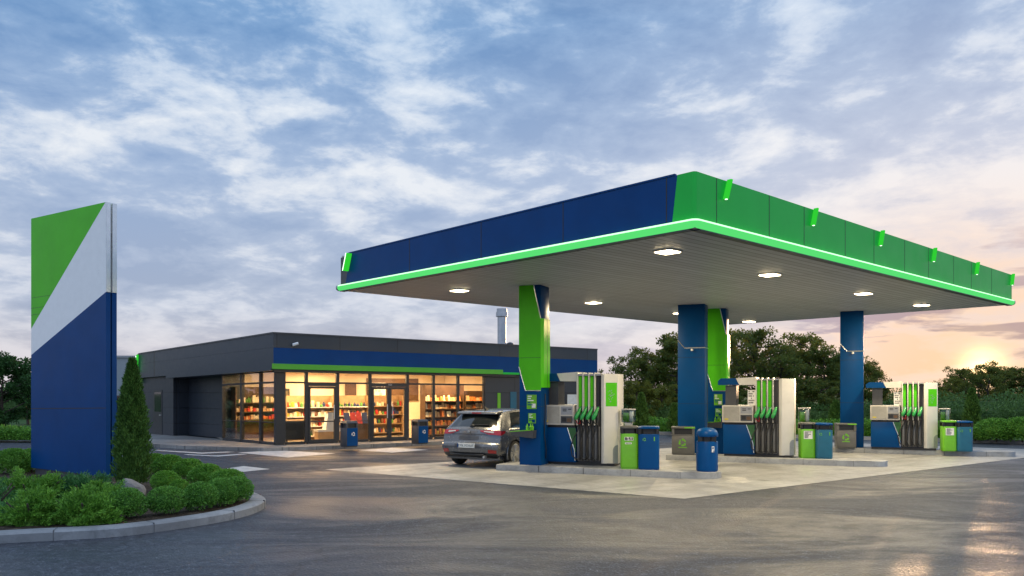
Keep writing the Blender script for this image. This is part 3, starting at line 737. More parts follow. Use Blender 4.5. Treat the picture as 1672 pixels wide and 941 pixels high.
# ------------------------------------------------------------------ bins and dispensers
def mark(m, cx, cz, r, y, mi, kind='ring'):
    if kind == 'ring':          # three chasing arrows
        for k in range(3):
            a0 = R(120 * k + 10)
            pts = []
            for i in range(5):
                a = a0 + R(16 * i); pts.append((cx + r * math.cos(a), cz + r * math.sin(a)))
            for i in range(4, -1, -1):
                a = a0 + R(16 * i); pts.append((cx + r * .62 * math.cos(a), cz + r * .62 * math.sin(a)))
            m.front(pts, y - .004, y - .0005, mi)
            a = a0 + R(64); c_ = Vector((cx + r * .81 * math.cos(a), cz + r * .81 * math.sin(a))); tdir = Vector((-math.sin(a), math.cos(a))); nd = Vector((math.cos(a), math.sin(a)))
            tri = [c_ + nd * r * .42, c_ + tdir * r * .55, c_ - nd * r * .42]
            m.front([tuple(v) for v in tri], y - .0045, y - .0006, mi)
def square_bin(label, loc, body, lid, rz, w=.42, d=.42, h=.95, sticker=None, name='waste_bin', group='paired bins on the pump islands'):
    t = thing(name, label, 'bin', loc, rz, group)
    hb = h - .17
    m = MB(); m.lathe([(w / 2 * .96, .0), (w / 2 * .96, .025), (w / 2, .03), (w / 2, hb - .01), (w / 2 * .985, hb)], 40, (0, 0), 0, 7)
    b = m.build('body', body, t, 35)
    m = MB()
    for sx in (-1, 1):
        for sy in (-1, 1): m.box(sx * w * .42 - .028, sx * w * .42 + .028, sy * w * .42 - .028, sy * w * .42 + .028, hb, h - .045)
    m.lathe([(w / 2 * .72, hb - .05), (w / 2 * .72, h - .05)], 24, (0, 0), 0, 7)
    m.build('opening', 'black', t)
    m = MB(); m.lathe([(w / 2 * .98, h - .055), (w / 2 * 1.03, h - .045), (w / 2 * 1.03, h - .018), (w / 2 * .95, h - .004), (w / 2 * .6, h + .004)], 40, (0, 0), 0, 7)
    m.build('lid', lid, t, 35)
    f = -w / 2
    m = MB()
    if sticker == 'icons':
        m.box(-.115, .08, f - .004, f - .001, hb - .155, hb - .075, 0)
        for (x0, x1, z0_, z1_) in ((-.105, -.06, .082, .148), (-.05, -.035, .09, .148), (-.022, .02, .082, .12), (-.01, .03, .126, .148), (.04, .07, .082, .148)):
            m.box(x0, x1, f - .006, f - .003, hb - z1_, hb - z0_, 1)
        m.box(-.105, .045, f - .004, f - .001, hb - .235, hb - .20, 0); m.box(-.09, -.02, f - .005, f - .003, hb - .224, hb - .211, 1); m.box(-.01, .03, f - .005, f - .003, hb - .224, hb - .211, 1)
    elif sticker == 'notice':
        m.box(-.12, .10, f - .004, f - .001, hb - .26, hb - .05, 0)
        for k in range(6): m.box(-.10, -.10 + random.uniform(.08, .17), f - .006, f - .003, hb - .085 - k * .03, hb - .068 - k * .03, 1)
    else:
        mark(m, -.10, hb - .12, .035, f, 0)
        m.box(.11, .135, f - .004, f - .001, hb - .15, hb - .06, 1)
    m.build('sticker', ['white', 'dgrey'] if sticker else ['lime', 'lime'], b)
    return t
def bin_at(px, py, w):
    X, Y = G(px, py, .15); v = Vector((X, Y)).normalized()
    return (X + v.x * w / 2, Y + v.y * w / 2, .15)
z0 = .15
square_bin('green bin with dark lid and white badges at the right end of the nearest pump', bin_at(1027.5, 766, .42), 'lime', 'bingrey', R(-6), .41, .42, .97, 'icons')
square_bin('blue square bin between the green bin and the round blue bin', bin_at(1059.5, 767.5, .46), 'blue', 'blue', R(-10), .47, .45, .97)
square_bin('green bin with white notice in front of the trees, right of the middle pump', bin_at(1317.5, 748.6, .42), 'lime', 'bingrey', R(-8), .39, .42, .94, 'notice')
square_bin('teal bin beside the grey litter bin of the rightmost column', bin_at(1344, 749.5, .45), 'teal', 'blue', R(-10), .42, .45, .93)
square_bin('green bin with white notice right of the farthest pump', bin_at(1548.5, 737, .42), 'lime', 'lime', R(-14), .385, .42, .90, 'notice')
square_bin('teal bin at the far right end of the farthest island, by the dark cypress', bin_at(1573, 737.6, .45), 'teal', 'blue', R(-14), .42, .45, .89)
# round blue bin
X, Y, Z = bin_at(1154.5, 771, .47)
t = thing('waste_bin', 'round blue bin with domed lid at the tip of the nearest island', 'bin', (X, Y, Z), R(-14))
m = MB(); m.lathe([(.225, 0), (.225, .02), (.235, .025), (.235, .65), (.228, .66)], 36); b = m.build('body', 'blue', t, 35)
m = MB(); m.lathe([(.17, .62), (.17, .82)], 24)
for k in range(4):
    a = R(45 + 90 * k); m.box(.205 * math.cos(a) - .05, .205 * math.cos(a) + .05, .205 * math.sin(a) - .02, .205 * math.sin(a) + .02, .655, .79)
m.build('opening', 'black', t)
m = MB(); m.lathe([(.236, .765), (.242, .775), (.24, .82), (.215, .89), (.16, .935), (.08, .955), (.02, .96)], 36); m.build('lid', 'blue', t, 45)
m = MB(); m.box(.10, .155, -.222, -.208, .43, .56, 0); m.box(.115, .14, -.224, -.221, .50, .545, 1); m.box(.135, .15, -.224, -.221, .43, .47, 1); m.build('sticker', ['white', 'blue'], b)
# grey litter bins
def grey_bin(label, px, py, w, h):
    X, Y, Z = bin_at(px, py, .40)
    t = thing('litter_bin', label, 'litter bin', (X, Y, Z), R(-12), 'grey litter bins beside the columns')
    d = .42
    m = MB(); m.box(-w / 2, w / 2, -d / 2, d / 2, .02, h * .68, 0, .02); m.box(-w / 2 + .03, w / 2 - .03, -d / 2 + .03, d / 2 - .03, 0, .02); b = m.build('body', 'bingrey', t, 35)
    m = MB(); m.box(-w / 2 + .05, w / 2 - .05, -d / 2 + .06, d / 2 - .04, h * .66, h * .92); m.build('opening', 'black', t)
    m = MB(); m.box(-w / 2, -w / 2 + .07, -d / 2, d / 2, h * .68, h * .93); m.box(w / 2 - .07, w / 2, -d / 2, d / 2, h * .68, h * .93); m.box(-w / 2 + .07, w / 2 - .07, -d / 2 + .01, -d / 2 + .035, h * .68, h * .73); m.build('hood', 'bingrey', t)
    m = MB(); m.box(-w / 2 - .012, w / 2 + .012, -d / 2 - .02, d / 2 + .012, h * .93, h, 0, .02); l = m.build('lid', 'bingrey', t, 35)
    m = MB(); m.box(w * .05, w / 2 + .014, -d / 2 - .022, d / 2 - .1, h * .945, h * .99); m.build('lid_stripe', 'lime', l)
    m = MB(); mark(m, -.02, h * .44, .10, -d / 2, 0); m.box(-.13, .10, -d / 2 - .003, -d / 2 + .001, h * .25, h * .28, 0)
    m.build('emblem', 'lime', b)
grey_bin('grey litter bin with green emblem at the left end of the middle island', 1115.5, 743, .62, .78)
grey_bin('grey litter bin with green emblem by the rightmost blue column', 1380, 732, .57, .77)
# windscreen wash dispensers
def dispenser(label, px, Y, pylo, pyhi):
    X, _ = PX(px, Y); zt = H + (HZ - pyhi) / F * Y; zb = H + (HZ - pylo) / F * Y
    t = thing('wash_dispenser', label, 'dispenser', (X, Y, .149), R(-24), 'windscreen wash dispensers behind the green bins')
    zb -= .149; zt -= .149
    m = MB(); m.tube([(0, 0, 0), (0, 0, zb - .1)], .04, 10); m.lathe([(.14, 0), (.14, .03), (.05, .04)], 20); m.build('post', 'grey', t, 35)
    m = MB(); m.hexa([(-.05, -.05, zb - .18), (.05, -.05, zb - .18), (.05, .05, zb - .18), (-.05, .05, zb - .18)], [(-.08, -.07, zb), (.10, -.07, zb), (.10, .07, zb), (-.08, .07, zb)]); m.build('holder', 'lgrey', t)
    m = MB(); m.box(-.15, .15, -.10, .10, zb, zt, 0, .03); m.build('tank', 'boxglass', t, 35)
    m = MB(); m.box(-.11, .02, -.07, .05, zb + .02, zb + (zt - zb) * .75, 0, .02); m.build('bottle', 'lime', t, 35)
    m = MB(); m.box(.04, .12, -.06, .06, zb + .02, zt - .03, 0, .015); m.build('towel_roll', 'white', t, 35)
    m = MB(); m.box(-.155, .155, -.105, .105, zt - .012, zt + .02, 0, .008); m.build('cap', 'lgrey', t, 35)
dispenser('clear wash dispenser on a post behind the nearest green bin', 1026, 18.75, 690, 669)
dispenser('clear wash dispenser behind the green bin of the middle island', 1313, 21.55, 690, 667)
dispenser('clear wash dispenser behind the green bin of the farthest island', 1542, 24.0, 687, 668)
# shop-front bins
def shop_bin(label, px, py, mat_f):
    X, Y, Z = bin_at(px, py, .4); Z = .12
    t = thing('waste_bin', label, 'bin', (X, Y, Z), R(40), 'blue and grey bins before the shop windows')
    m = MB(); m.box(-.21, .21, -.21, .21, .03, .62, 0, .012); m.box(-.19, .19, -.19, .19, 0, .03); b = m.build('body', 'dgrey', t, 35)
    m = MB(); m.box(-.19, .19, -.222, -.2105, .04, .615, 0, .004); mark(m, .03, .42, .06, -.222, 1); m.build('front_panel', [mat_f, 'white'], b)
    m = MB(); m.box(-.17, .17, -.17, .17, .60, .78); m.build('opening', 'black', t)
    m = MB()
    for sx in (-1, 1):
        for sy in (-1, 1): m.box(sx * .18 - .03, sx * .18 + .03, sy * .18 - .03, sy * .18 + .03, .62, .77)
    m.build('corner_post', 'dgrey', t)
    m = MB(); m.hexa([(-.22, -.22, .77), (.22, -.22, .77), (.22, .22, .77), (-.22, .22, .77)], [(-.17, -.17, .84), (.17, -.17, .84), (.17, .17, .84), (-.17, .17, .84)]); m.build('lid', 'dgrey', t)
shop_bin('blue and grey bin in front of the shop windows, left of the double door', 570, 729, 'blue2')
shop_bin('blue and grey bin in front of the shop, right of the double door', 685.5, 724, 'blue2')

# ------------------------------------------------------------------ totem sign
sx, sy = PX(173, 15.8)
d1 = Vector((-2042 / F, 1)).normalized(); d2 = Vector((d1.y, -d1.x))
ta = math.atan2(d2.y, d2.x) - R(90)       # local -x along d1 (front face runs left), local y = depth
t = thing('totem_sign', 'tall green, white and blue sign pylon behind the bushes', 'sign', (sx, sy, .11), math.atan2(-d1.y, -d1.x))
W = 2.86; HT = H + 310 / F * 15.8 - .11
def sz(px, py):                            # pixel on the front face -> (local x, local z)
    r = (px - CX) / F; u = (r * sy - sx) / (d1.x - r * d1.y); Y = sy + d1.y * u
    return (-u, H + (HZ - py) / F * Y - .11)
m = MB(); m.box(-W + .12, -.10, .03, .17, -.05, .16); m.build('plinth', 'dgrey', t)
gl = sz(52, 537)[1]; wl = sz(52, 580)[1]; br = sz(172, 477)[1]
tl = sz(52, 357)[1]
m = MB(); m.front([(-W, gl), (-.02, HT), (-W, tl)], 0, .095)
for py in (487, 504, 515):
    zz = sz(52, py)[1]; u = (zz - gl) / (HT - gl) * (W - .02); m.front([(-W, zz), (-W + u, zz + .01), (-W + u, zz + .016), (-W, zz + .006)], -.002, .004, 1)
m.build('green_panel', ['green', 'black'], t)
m = MB(); m.front([(-W, wl), (0, br), (0, HT), (-.02, HT), (-W, gl)], .001, .095); m.build('white_panel', pm('sign_white', (.90, .90, .89), .3, var=.03), t)
m = MB(); m.front([(-W, .14), (0, .10), (0, br), (-W, wl)], 0, .095)
m.front([(-W, sz(52, 668)[1]), (0, sz(172, 667)[1]), (0, sz(172, 667)[1] + .014), (-W, sz(52, 668)[1] + .014)], -.002, .004, 1)
m.build('blue_panel', ['blue', 'black'], t)
m = MB(); m.box(-W + .05, -.03, .095, .125, .12, HT - .6); m.build('core', 'black', t)
bk = MB(); bk.front([(-W, .14), (0, .10), (0, br), (-W, wl)], .126, .225); bk.build('rear_blue_panel', 'blue', t)
bk = MB(); bk.front([(-W, wl), (0, br), (0, HT), (-W, tl)], .126, .225); bk.build('rear_white_panel', 'white', t)
m = MB(); m.box(.001, .012, .004, .090, br + .002, HT); m.box(.001, .012, .131, .221, br + .002, HT); m.build('end_strip', 'alu', t)
# ------------------------------------------------------------------ shop building
B0 = Vector(PX(450, 26.6)); pdir = Vector((1.51, 1)).normalized(); BA = math.atan2(pdir.y, pdir.x)
SX, SY = -.2136, .9769                                    # local direction of the left side
sh = thing('shop_building', 'low anthracite shop with lit glass front and blue band under the flat roof', 'shop', (B0.x, B0.y, 0), BA)
def ft(px):
    r = (px - CX) / F; return (r * B0.y - B0.x) / (pdir.x - r * pdir.y)
sdir = Vector((SX * math.cos(BA) - SY * math.sin(BA), SX * math.sin(BA) + SY * math.cos(BA)))
def lt(px):
    r = (px - CX) / F; return (r * B0.y - B0.x) / (sdir.x - r * sdir.y)
ZR = H + 97 / F * 26.6
LF, LL = ft(972), lt(232)
def pt(side, t, off, z):
    """point on a facade: t along from the corner, off outwards, heights follow the slightly falling roof"""
    if z > .3: z = z * (1 - (.0027 if side == 'f' else .0072) * t)
    if side == 'f': return (t, -off, z)
    return (SX * t - .9769 * off, SY * t - .2136 * off, z)
def fp(m, side, t0, t1, z0, z1, o0, o1, mi=0, mitre=True):
    """facade block between outward offsets o0 < o1"""
    def tt(t, o): return t - .805 * o if (abs(t) < 1e-6 and mitre) else t
    b = [pt(side, tt(t0, o1), o1, z0), pt(side, t1, o1, z0), pt(side, t1, o0, z0), pt(side, tt(t0, o0), o0, z0)]
    t = [pt(side, tt(t0, o1), o1, z1), pt(side, t1, o1, z1), pt(side, t1, o0, z1), pt(side, tt(t0, o0), o0, z1)]
    m.hexa(b, t, mi)
zs = .12
LR = (SX * LL, SY * LL); DEP = LR[1]
# walls
m = MB(); fp(m, 'f', ft(792), LF, zs, 2.80, -.2, 0); m.build('front_wall', 'wall', sh)
m = MB(); fp(m, 'l', lt(283), LL, zs, 2.80, -.2, 0); o = m.build('side_wall', 'wall', sh)
m = MB(); fp(m, 'l', lt(362), lt(283), zs, 2.70, -.90, -.62); fp(m, 'l', lt(283) - .02, lt(283), zs, 2.70, -.62, -.2); fp(m, 'l', lt(362), lt(362) + .1, zs, 2.70, -.62, -.1); m.build('recess_wall', 'wall', sh)
m = MB(); m.prism([(LF - .2, .2), (LF, .2), (LF, DEP), (LF - .2, DEP)], zs, 3.4); m.prism([(LR[0] + .25, DEP - .2), (LF - .201, DEP - .2), (LF - .201, DEP), (LR[0] + .25, DEP)], zs - .01, 3.39); m.build('rear_wall', 'wall', sh)
# roof and fascia
m = MB(); m.hexa([(.1, .1, 2.95), (LF - .1, .1, 2.95), (LF - .1, DEP, 2.95), (LR[0] + .2, LR[1], 2.95)], [(.1, .1, 3.40), (LF - .1, .1, 3.40), (LF - .1, DEP, 3.35), (LR[0] + .2, LR[1], 3.30)]); m.build('roof', 'roof', sh)
zf = 2.80; zb1 = H + (HZ - 568) / F * 26.6
m = MB(); fp(m, 'f', 0, LF, zb1, ZR - .05, -.1, .14); fp(m, 'l', 0, LL, zb1, ZR - .05, -.1, .14); m.build('fascia', 'fascia', sh)
m = MB(); fp(m, 'l', 0, LL, 2.72, zb1 - .004, -.1, .139); m.build('lower_fascia', 'fascia', sh)
m = MB(); fp(m, 'f', 0, LF, 2.72, zb1 - .004, -.1, .142); m.build('blue_band', 'blue2', sh)
m = MB(); fp(m, 'f', 0, LF, ZR - .05, ZR, -.2, .165); fp(m, 'l', 0, LL, ZR - .05, ZR, -.2, .165); m.build('coping', 'dgrey', sh)
m = MB(); fp(m, 'f', 0, ft(816), 2.655, 2.835, .0, .24, 0); o = m.build('green_band', pm('shop_green', (.07, .42, .02), .35, var=.05), sh)
m = MB(); fp(m, 'f', ft(816.5), ft(905), 2.655, 2.735, .0, .16); m.build('green_band_end', 'green2', sh)
m = MB(); fp(m, 'l', 0, lt(283), 2.60, 2.719, -.62, .30); m.build('overhang', 'fascia', sh)
m = MB(); fp(m, 'f', 0, ft(840), 2.56, 2.654, -.30, .12); m.build('band_soffit', 'frame', sh)
# inside shell
m = MB(); m.face([(.05, .05, .135), (ft(792), .05, .135), (ft(792) + 1.5, 6.4, .135), (-.5, 6.4, .135), (-.8, 3.9, .135)]); m.build('shop_floor', 'shopfloor', sh, normals=False)
m = MB(); m.face([(.0, -.05, 2.74), (LF - .3, -.05, 2.74), (LF - .3, 6.4, 2.74), (-.6, 6.4, 2.74), (-.75, 3.9, 2.74)]); m.build('shop_ceiling', 'cream', sh, normals=False)
m = MB(); m.box(-.6, ft(792) + 2.4, 6.2, 6.35, .13, 2.73); m.box(ft(792) + 1.6, ft(792) + 1.72, .1, 6.2, .13, 2.729); m.prism([pt('l', 3.99, -.12, 0)[:2], pt('l', 3.99, -2.4, 0)[:2], pt('l', 4.1, -2.4, 0)[:2], pt('l', 4.1, -.12, 0)[:2]], .13, 2.72); m.prism([pt('l', 4.101, -2.3, 0)[:2], pt('l', 6.5, -2.3, 0)[:2], pt('l', 6.5, -2.4, 0)[:2], pt('l', 4.101, -2.4, 0)[:2]], .13, 2.721); m.build('inside_wall', 'cream', sh)
m = MB(); m.box(5.9, 8.4, 6.13, 6.19, 1.5, 2.5); m.box(4.9, 5.4, 6.13, 6.19, 1.2, 2.3); m.build('wall_board', 'wood', sh)
# shop windows: frames of mullions, each with its pane
ZT, ZH = 2.22, 2.62
def bay(side, t0, t1, parts=(('v', 0), ('v', 1)), rail=True, sub=None, name='window', low=True):
    m = MB(); g = .05
    fp(m, side, t0, t0 + g, zs + .06, ZH, -.10, .0, 0, False); fp(m, side, t1 - g, t1, zs + .06, ZH, -.10, .0, 0, False)
    fp(m, side, t0 + g, t1 - g, ZH - .05, ZH, -.10, .0, 0, False); fp(m, side, t0 + g, t1 - g, zs, zs + .09, -.10, .0, 0, False)
    if rail: fp(m, side, t0 + g, t1 - g, ZT - .03, ZT + .03, -.10, .0, 0, False)
    if low: fp(m, side, t0 + g, t1 - g, .86, .885, -.08, -.03, 0, False)
    w_ = m.build(name, 'frame', sh)
    m = MB(); fp(m, side, t0 + g, t1 - g, zs + .09, (ZT - .03) if rail else ZH - .05, -.06, -.048, 0, False)
    if rail: fp(m, side, t0 + g, t1 - g, ZT + .03, ZH - .05, -.06, -.048, 0, False)
    m.build('pane', 'pane', w_)
    return w_
def door(t0, t1, double, zt):
    for (a, b) in ([(t0, (t0 + t1) / 2 - .004), ((t0 + t1) / 2 + .004, t1)] if double else [(t0, t1)]):
        m = MB(); g = .075
        fp(m, 'f', a, a + g, zs + .02, zt, -.07, .02, 0, False); fp(m, 'f', b - g, b, zs + .02, zt, -.07, .02, 0, False)
        fp(m, 'f', a + g, b - g, zt - .08, zt, -.07, .02, 0, False); fp(m, 'f', a + g, b - g, zs + .02, zs + .14, -.07, .02, 0, False)
        if not double: fp(m, 'f', a + g, b - g, .86, .90, -.06, .01, 0, False)
        d_ = m.build('door', 'frame', sh)
        m = MB(); fp(m, 'f', a + g, b - g, zs + .14, zt - .08, -.03, -.018, 0, False); m.build('pane', 'pane', d_)
        m = MB(); hx = (b - .10) if (double and a == t0) or not double else a + .10
        m.tube([(hx, -.07, .95), (hx, -.07, 1.45)], .014, 8); m.build('handle', 'alu', d_)
m = MB(); fp(m, 'f', 0, ft(464) , zs, 2.655, -.2, .0); fp(m, 'l', 0, .06, zs, 2.655, -.2, 0.0); m.build('corner_post', 'frame', sh)
bay('f', ft(464), ft(500.5))
# single door bay: transom above the door leaf
t0, t1 = ft(500.5), ft(552)
def door_bay(t0, t1, double):
    m = MB(); g = .06
    fp(m, 'f', t0, t0 + g, zs, ZH, -.10, .0, 0, False); fp(m, 'f', t1 - g, t1, zs, ZH, -.10, .0, 0, False)
    fp(m, 'f', t0 + g, t1 - g, ZH - .05, ZH, -.10, .0, 0, False); fp(m, 'f', t0 + g, t1 - g, 2.10, 2.24, -.10, .0, 0, False)
    w_ = m.build('door_frame', 'frame', sh)
    m = MB(); fp(m, 'f', t0 + g, t1 - g, 2.24, ZH - .05, -.06, -.048, 0, False); m.build('pane', 'pane', w_)
    door(t0 + g + .004, t1 - g - .004, double, 2.095)
    return w_
door_bay(ft(500.5), ft(552), False)
bay('f', ft(552), ft(604.5))
w_ = door_bay(ft(604.5), ft(666), True)
tx = ft(637); text_part('door_text', 'NEA', .075, 'white', w_, (tx, -.012, 2.15), (R(90), 0, 0))
bay('f', ft(666), ft(708.5)); bay('f', ft(708.5), ft(748.5)); bay('f', ft(748.5), ft(791))
for a, b in ((450.0, 424), (424, 393), (393, 362)):
    bay('l', lt(a) + (.06 if a == 450 else 0), lt(b))
# side door, wall window, camera, edge lamp, flue and roof items
m = MB(); fp(m, 'l', lt(265), lt(250), zs, 2.12, -.05, .012); d_ = m.build('side_door', 'frame', sh)
m = MB(); fp(m, 'l', lt(263.5), lt(253), 1.15, 2.02, .0125, .02); m.build('pane', 'carglass', d_)
m = MB(); fp(m, 'l', lt(264), lt(262), .98, 1.02, .013, .06); m.build('handle', 'alu', d_)
m = MB(); fp(m, 'f', ft(924), ft(944), .9, 1.9, -.05, .012); d_ = m.build('window', 'frame', sh)
m = MB(); fp(m, 'f', ft(926), ft(942), .95, 1.85, .0125, .02); m.build('blind', pm('pale_blind', (.55, .60, .62), .6), d_)
m = MB(); fp(m, 'f', ft(833), ft(843), 1.0, 1.95, .002, .02); m.build('wall_poster', 'teal', sh)
m = MB(); fp(m, 'f', ft(812), ft(817), .9, 1.9, .002, .02); m.build('wall_strip', 'lime', sh)
tx = ft(478); m = MB(); m.tube([(tx, -.14, 3.52), (tx, -.22, 3.52)], .02, 8); m.tube([(tx - .08, -.24, 3.47), (tx + .10, -.24, 3.53)], .05, 10); m.build('security_camera', 'white', sh, 40)
m = MB(); p0 = pt('l', LL - .28, .24, 3.53); p1 = pt('l', LL - .10, .24, 2.95)
q = pt('l', LL, .15, 3.62)
fp(m, 'l', LL - .02, LL + .12, 2.50, ZR - .03, -.3, .16); e_ = m.build('end_trim', pm('lamp_green', (.03, .45, .03), .35), sh)
m = MB(); m.tube([pt('l', LL - .05, .22, 3.80), pt('l', LL + .06, .22, 3.0)], .05, 8); o = m.build('edge_lamp', 'ledlamp', sh, 40)
m = MB(); m.tube([pt('l', LL - .03, .265, 3.75), pt('l', LL + .05, .265, 3.05)], .022, 8); m.build('lens', 'ledwhite', o, 40)
m = MB(); m.lathe([(.20, 3.30), (.20, 5.28)], 20, (11.4, 3.74)); m.lathe([(.27, 5.30), (.27, 5.50)], 20, (11.4, 3.74)); m.lathe([(.235, 5.505), (.235, 5.66)], 20, (11.4, 3.74)); o = m.build('flue', pm('flue_steel', (.42, .44, .47), .35, metal=.5, var=.1), sh, 35)
m = MB(); m.lathe([(.08, 3.3), (.08, 3.98), (.17, 4.0), (.15, 4.12), (.05, 4.17)], 14, (11.95, 3.9)); m.build('roof_vent', 'dgrey', sh, 35)
m = MB(); m.lathe([(.95, 3.3), (.95, 3.93), (.8, 4.0), (.3, 4.07)], 24, (10.7, 3.9)); m.build('roof_dome', 'grey', sh, 35)
# ceiling lights and interior lamps
for (x, y, w, d) in ((1.2, 1.4, 1.3, .16), (2.8, 2.0, 1.6, .16), (4.6, 1.2, 1.4, .16), (6.6, 1.6, 1.3, .16), (8.2, 2.6, 1.2, .16), (.0, 3.4, .9, .16), (3.6, 4.2, 1.6, .16), (6.6, 4.4, 1.6, .16)):
    m = MB(); m.box(x - w / 2, x + w / 2, y - d / 2, y + d / 2, 2.69, 2.735); o = m.build('ceiling_light', 'ceil', sh)
for (x, y) in ((1.4, 1.2), (4.3, 1.4), (7.2, .75), (3.2, 5.0), (7.0, 5.0), (.35, 2.3)):
    la = bpy.data.lights.new('shop_lamp', 'AREA'); la.shape = 'RECTANGLE'; la.size = 1.8; la.size_y = .5; la.energy = SHOP_W; la.color = (1, .62, .29)
    lo = bpy.data.objects.new('shop_lamp', la); COL.objects.link(lo); lo.parent = sh; lo.location = (x, y, 2.67)

# sidewalk round the shop
def w2(x, y):
    c_, s_ = math.cos(BA), math.sin(BA); return (B0.x + x * c_ - y * s_, B0.y + x * s_ + y * c_)
side = [w2(16, -1.25), w2(16, 2), w2(0, 2), w2(SX * 12.5 , SY * 12.5 + 1.5), w2(SX * 12.5 - 2.2, SY * 12.5), G(232, 729.5), G(300, 733.5), G(370, 736), G(430, 737.5), w2(1.0, -1.25)]
m = MB(); vs, fs = m.prism(side, -.01, .117)
struct(m.build('sidewalk', 'walk'))

# low annex behind the sign
ax, ay = PX(196, 43)
an = thing('annex_building', 'low pale grey flat roofed building behind the sign and the shop', 'building', (ax - 1.9, ay, 0), R(4))
m = MB(); m.box(0, 11, 0, 6, 1.7, 3.75); m.box(6, 11, .5, 6, 0, 1.7); m.build('wall', 'annex', an)
m = MB(); m.box(-.08, 11.08, -.08, 6.08, 3.752, 3.86); m.build('roof', 'grey', an)
m = MB(); m.box(1, 6, .6, 5.8, .2, 1.699); o = m.build('window', 'carglass', an)

# ------------------------------------------------------------------ shop furniture and goods
def unit(x, y, rz, w, h, levels, label, mats=('wood', 'wood'), dep=.42):
    X, Y = w2(x, y)
    t = thing('shelving_unit', label, 'shelving', (X, Y, .137), BA + rz, 'shelving inside the shop')
    m = MB(); m.box(-w / 2, -w / 2 + .03, 0, dep, 0, h); m.build('side_panel', mats[0], t)
    m = MB(); m.box(w / 2 - .03, w / 2, 0, dep, 0, h); m.build('side_panel', mats[0], t)
    m = MB(); m.box(-w / 2 + .03, w / 2 - .03, dep - .02, dep, 0, h); m.build('back_panel', mats[0], t)
    for z_ in levels:
        m = MB(); m.box(-w / 2 + .031, w / 2 - .031, .0, dep - .021, z_ - .03, z_); m.build('shelf', mats[1], t)
    return t
GC = dict(tan=(.62, .40, .20), orange=(.70, .22, .05), red=(.55, .05, .04), cream=(.80, .70, .50), yellow=(.75, .52, .08), green=(.12, .33, .08), white=(.8, .78, .72), navy=(.04, .06, .16), brown=(.22, .10, .05))
GM = {k_: pm('pack_' + k_, v, .45, var=.2, scale=14) for k_, v in GC.items()}
def goods_mesh():
    res = {}
    m = MB(); m.hexa([(-.5, -.4, 0), (.5, -.4, 0), (.5, .4, 0), (-.5, .4, 0)], [(-.42, -.12, .92), (.42, -.12, .92), (.42, .12, .92), (-.42, .12, .92)]); m.hexa([(-.42, -.12, .92), (.42, -.12, .92), (.42, .12, .92), (-.42, .12, .92)], [(-.46, -.03, 1), (.46, -.03, 1), (.46, .03, 1), (-.46, .03, 1)]); res['bag'] = m
    m = MB(); m.box(-.5, .5, -.5, .5, 0, 1, 0, .04); res['box'] = m
    m = MB(); m.lathe([(.45, 0), (.5, .05), (.5, .6), (.2, .75), (.18, .95), (.2, 1)], 10); res['bottle'] = m
    m = MB(); m.lathe([(.45, 0), (.5, .06), (.5, .8), (.42, .86), (.46, .88), (.46, 1)], 10); res['jar'] = m
    return res
GB = {}
for kind, mb in goods_mesh().items():
    me = bpy.data.meshes.new(kind); bmesh.ops.recalc_face_normals(mb.bm, faces=mb.bm.faces[:]); mb.bm.to_mesh(me); mb.bm.free()
    for k_ in GM:
        c = me.copy(); c.materials.append(GM[k_]); GB[kind, k_] = c
WORD = dict(bag='bag', box='box', bottle='bottle', jar='jar')
rnd = random.Random(11)
def stock(x, y, rz, w, z_, kinds, where, hh=(.16, .28), n=None, dep=.42, ww=(.09, .19)):
    """goods side by side on one shelf; every pack an object"""
    u = -w / 2 + .06; c_, s_ = math.cos(rz), math.sin(rz)
    while u < w / 2 - .1:
        kd, col = rnd.choice(kinds); gw = rnd.uniform(*ww); gh = rnd.uniform(*hh)
        if kd in ('bottle', 'jar'): gw = min(gw, .11)
        yy = rnd.uniform(.12, dep * .5)
        lx, ly = x + (u + gw / 2) * c_ - yy * s_, y + (u + gw / 2) * s_ + yy * c_
        X, Y = w2(lx, ly)
        o = link(kd, GB[kd, col], None, (X, Y, .137 + z_ + .002), BA + rz + rnd.uniform(-.15, .15)); o.scale = (gw, .16, gh)
        name = {'bag': 'paper_bag', 'box': 'carton', 'bottle': 'bottle', 'jar': 'jar'}[kd]; o.name = name
        lb = f"{col} {name.replace('_', ' ')} {where}"
        tag(o, lb, name.replace('_', ' '), lb); u += gw + rnd.uniform(.004, .035)
LV = [.10, .44, .78, 1.10, 1.40]
NM = ['lowest', 'second', 'third', 'fourth', 'top']
KA = [('bag', 'tan'), ('bag', 'tan'), ('bag', 'cream'), ('box', 'orange'), ('bag', 'orange')]
# right-hand wooden shelving
unit(7.05, 1.15, 0, 1.75, 2.05, LV, 'dark wooden shelving of packets behind the windows right of the double door')
unit(8.72, 1.15, 0, 1.5, 1.8, LV, 'dark wooden shelving in the rightmost shop window, behind the car')
for i, z_ in enumerate(LV):
    stock(7.05, 1.15, 0, 1.75, z_, KA if i > 1 else [('box', 'orange'), ('bag', 'orange'), ('box', 'yellow')], f'on the {NM[i]} shelf of the shelving right of the double door', (.12, .24), ww=(.08, .15))
    stock(8.72, 1.15, 0, 1.4, z_, KA if i > 1 else [('box', 'yellow'), ('bag', 'tan')], f'on the {NM[i]} shelf of the shelving in the rightmost window', (.12, .24), ww=(.09, .17))
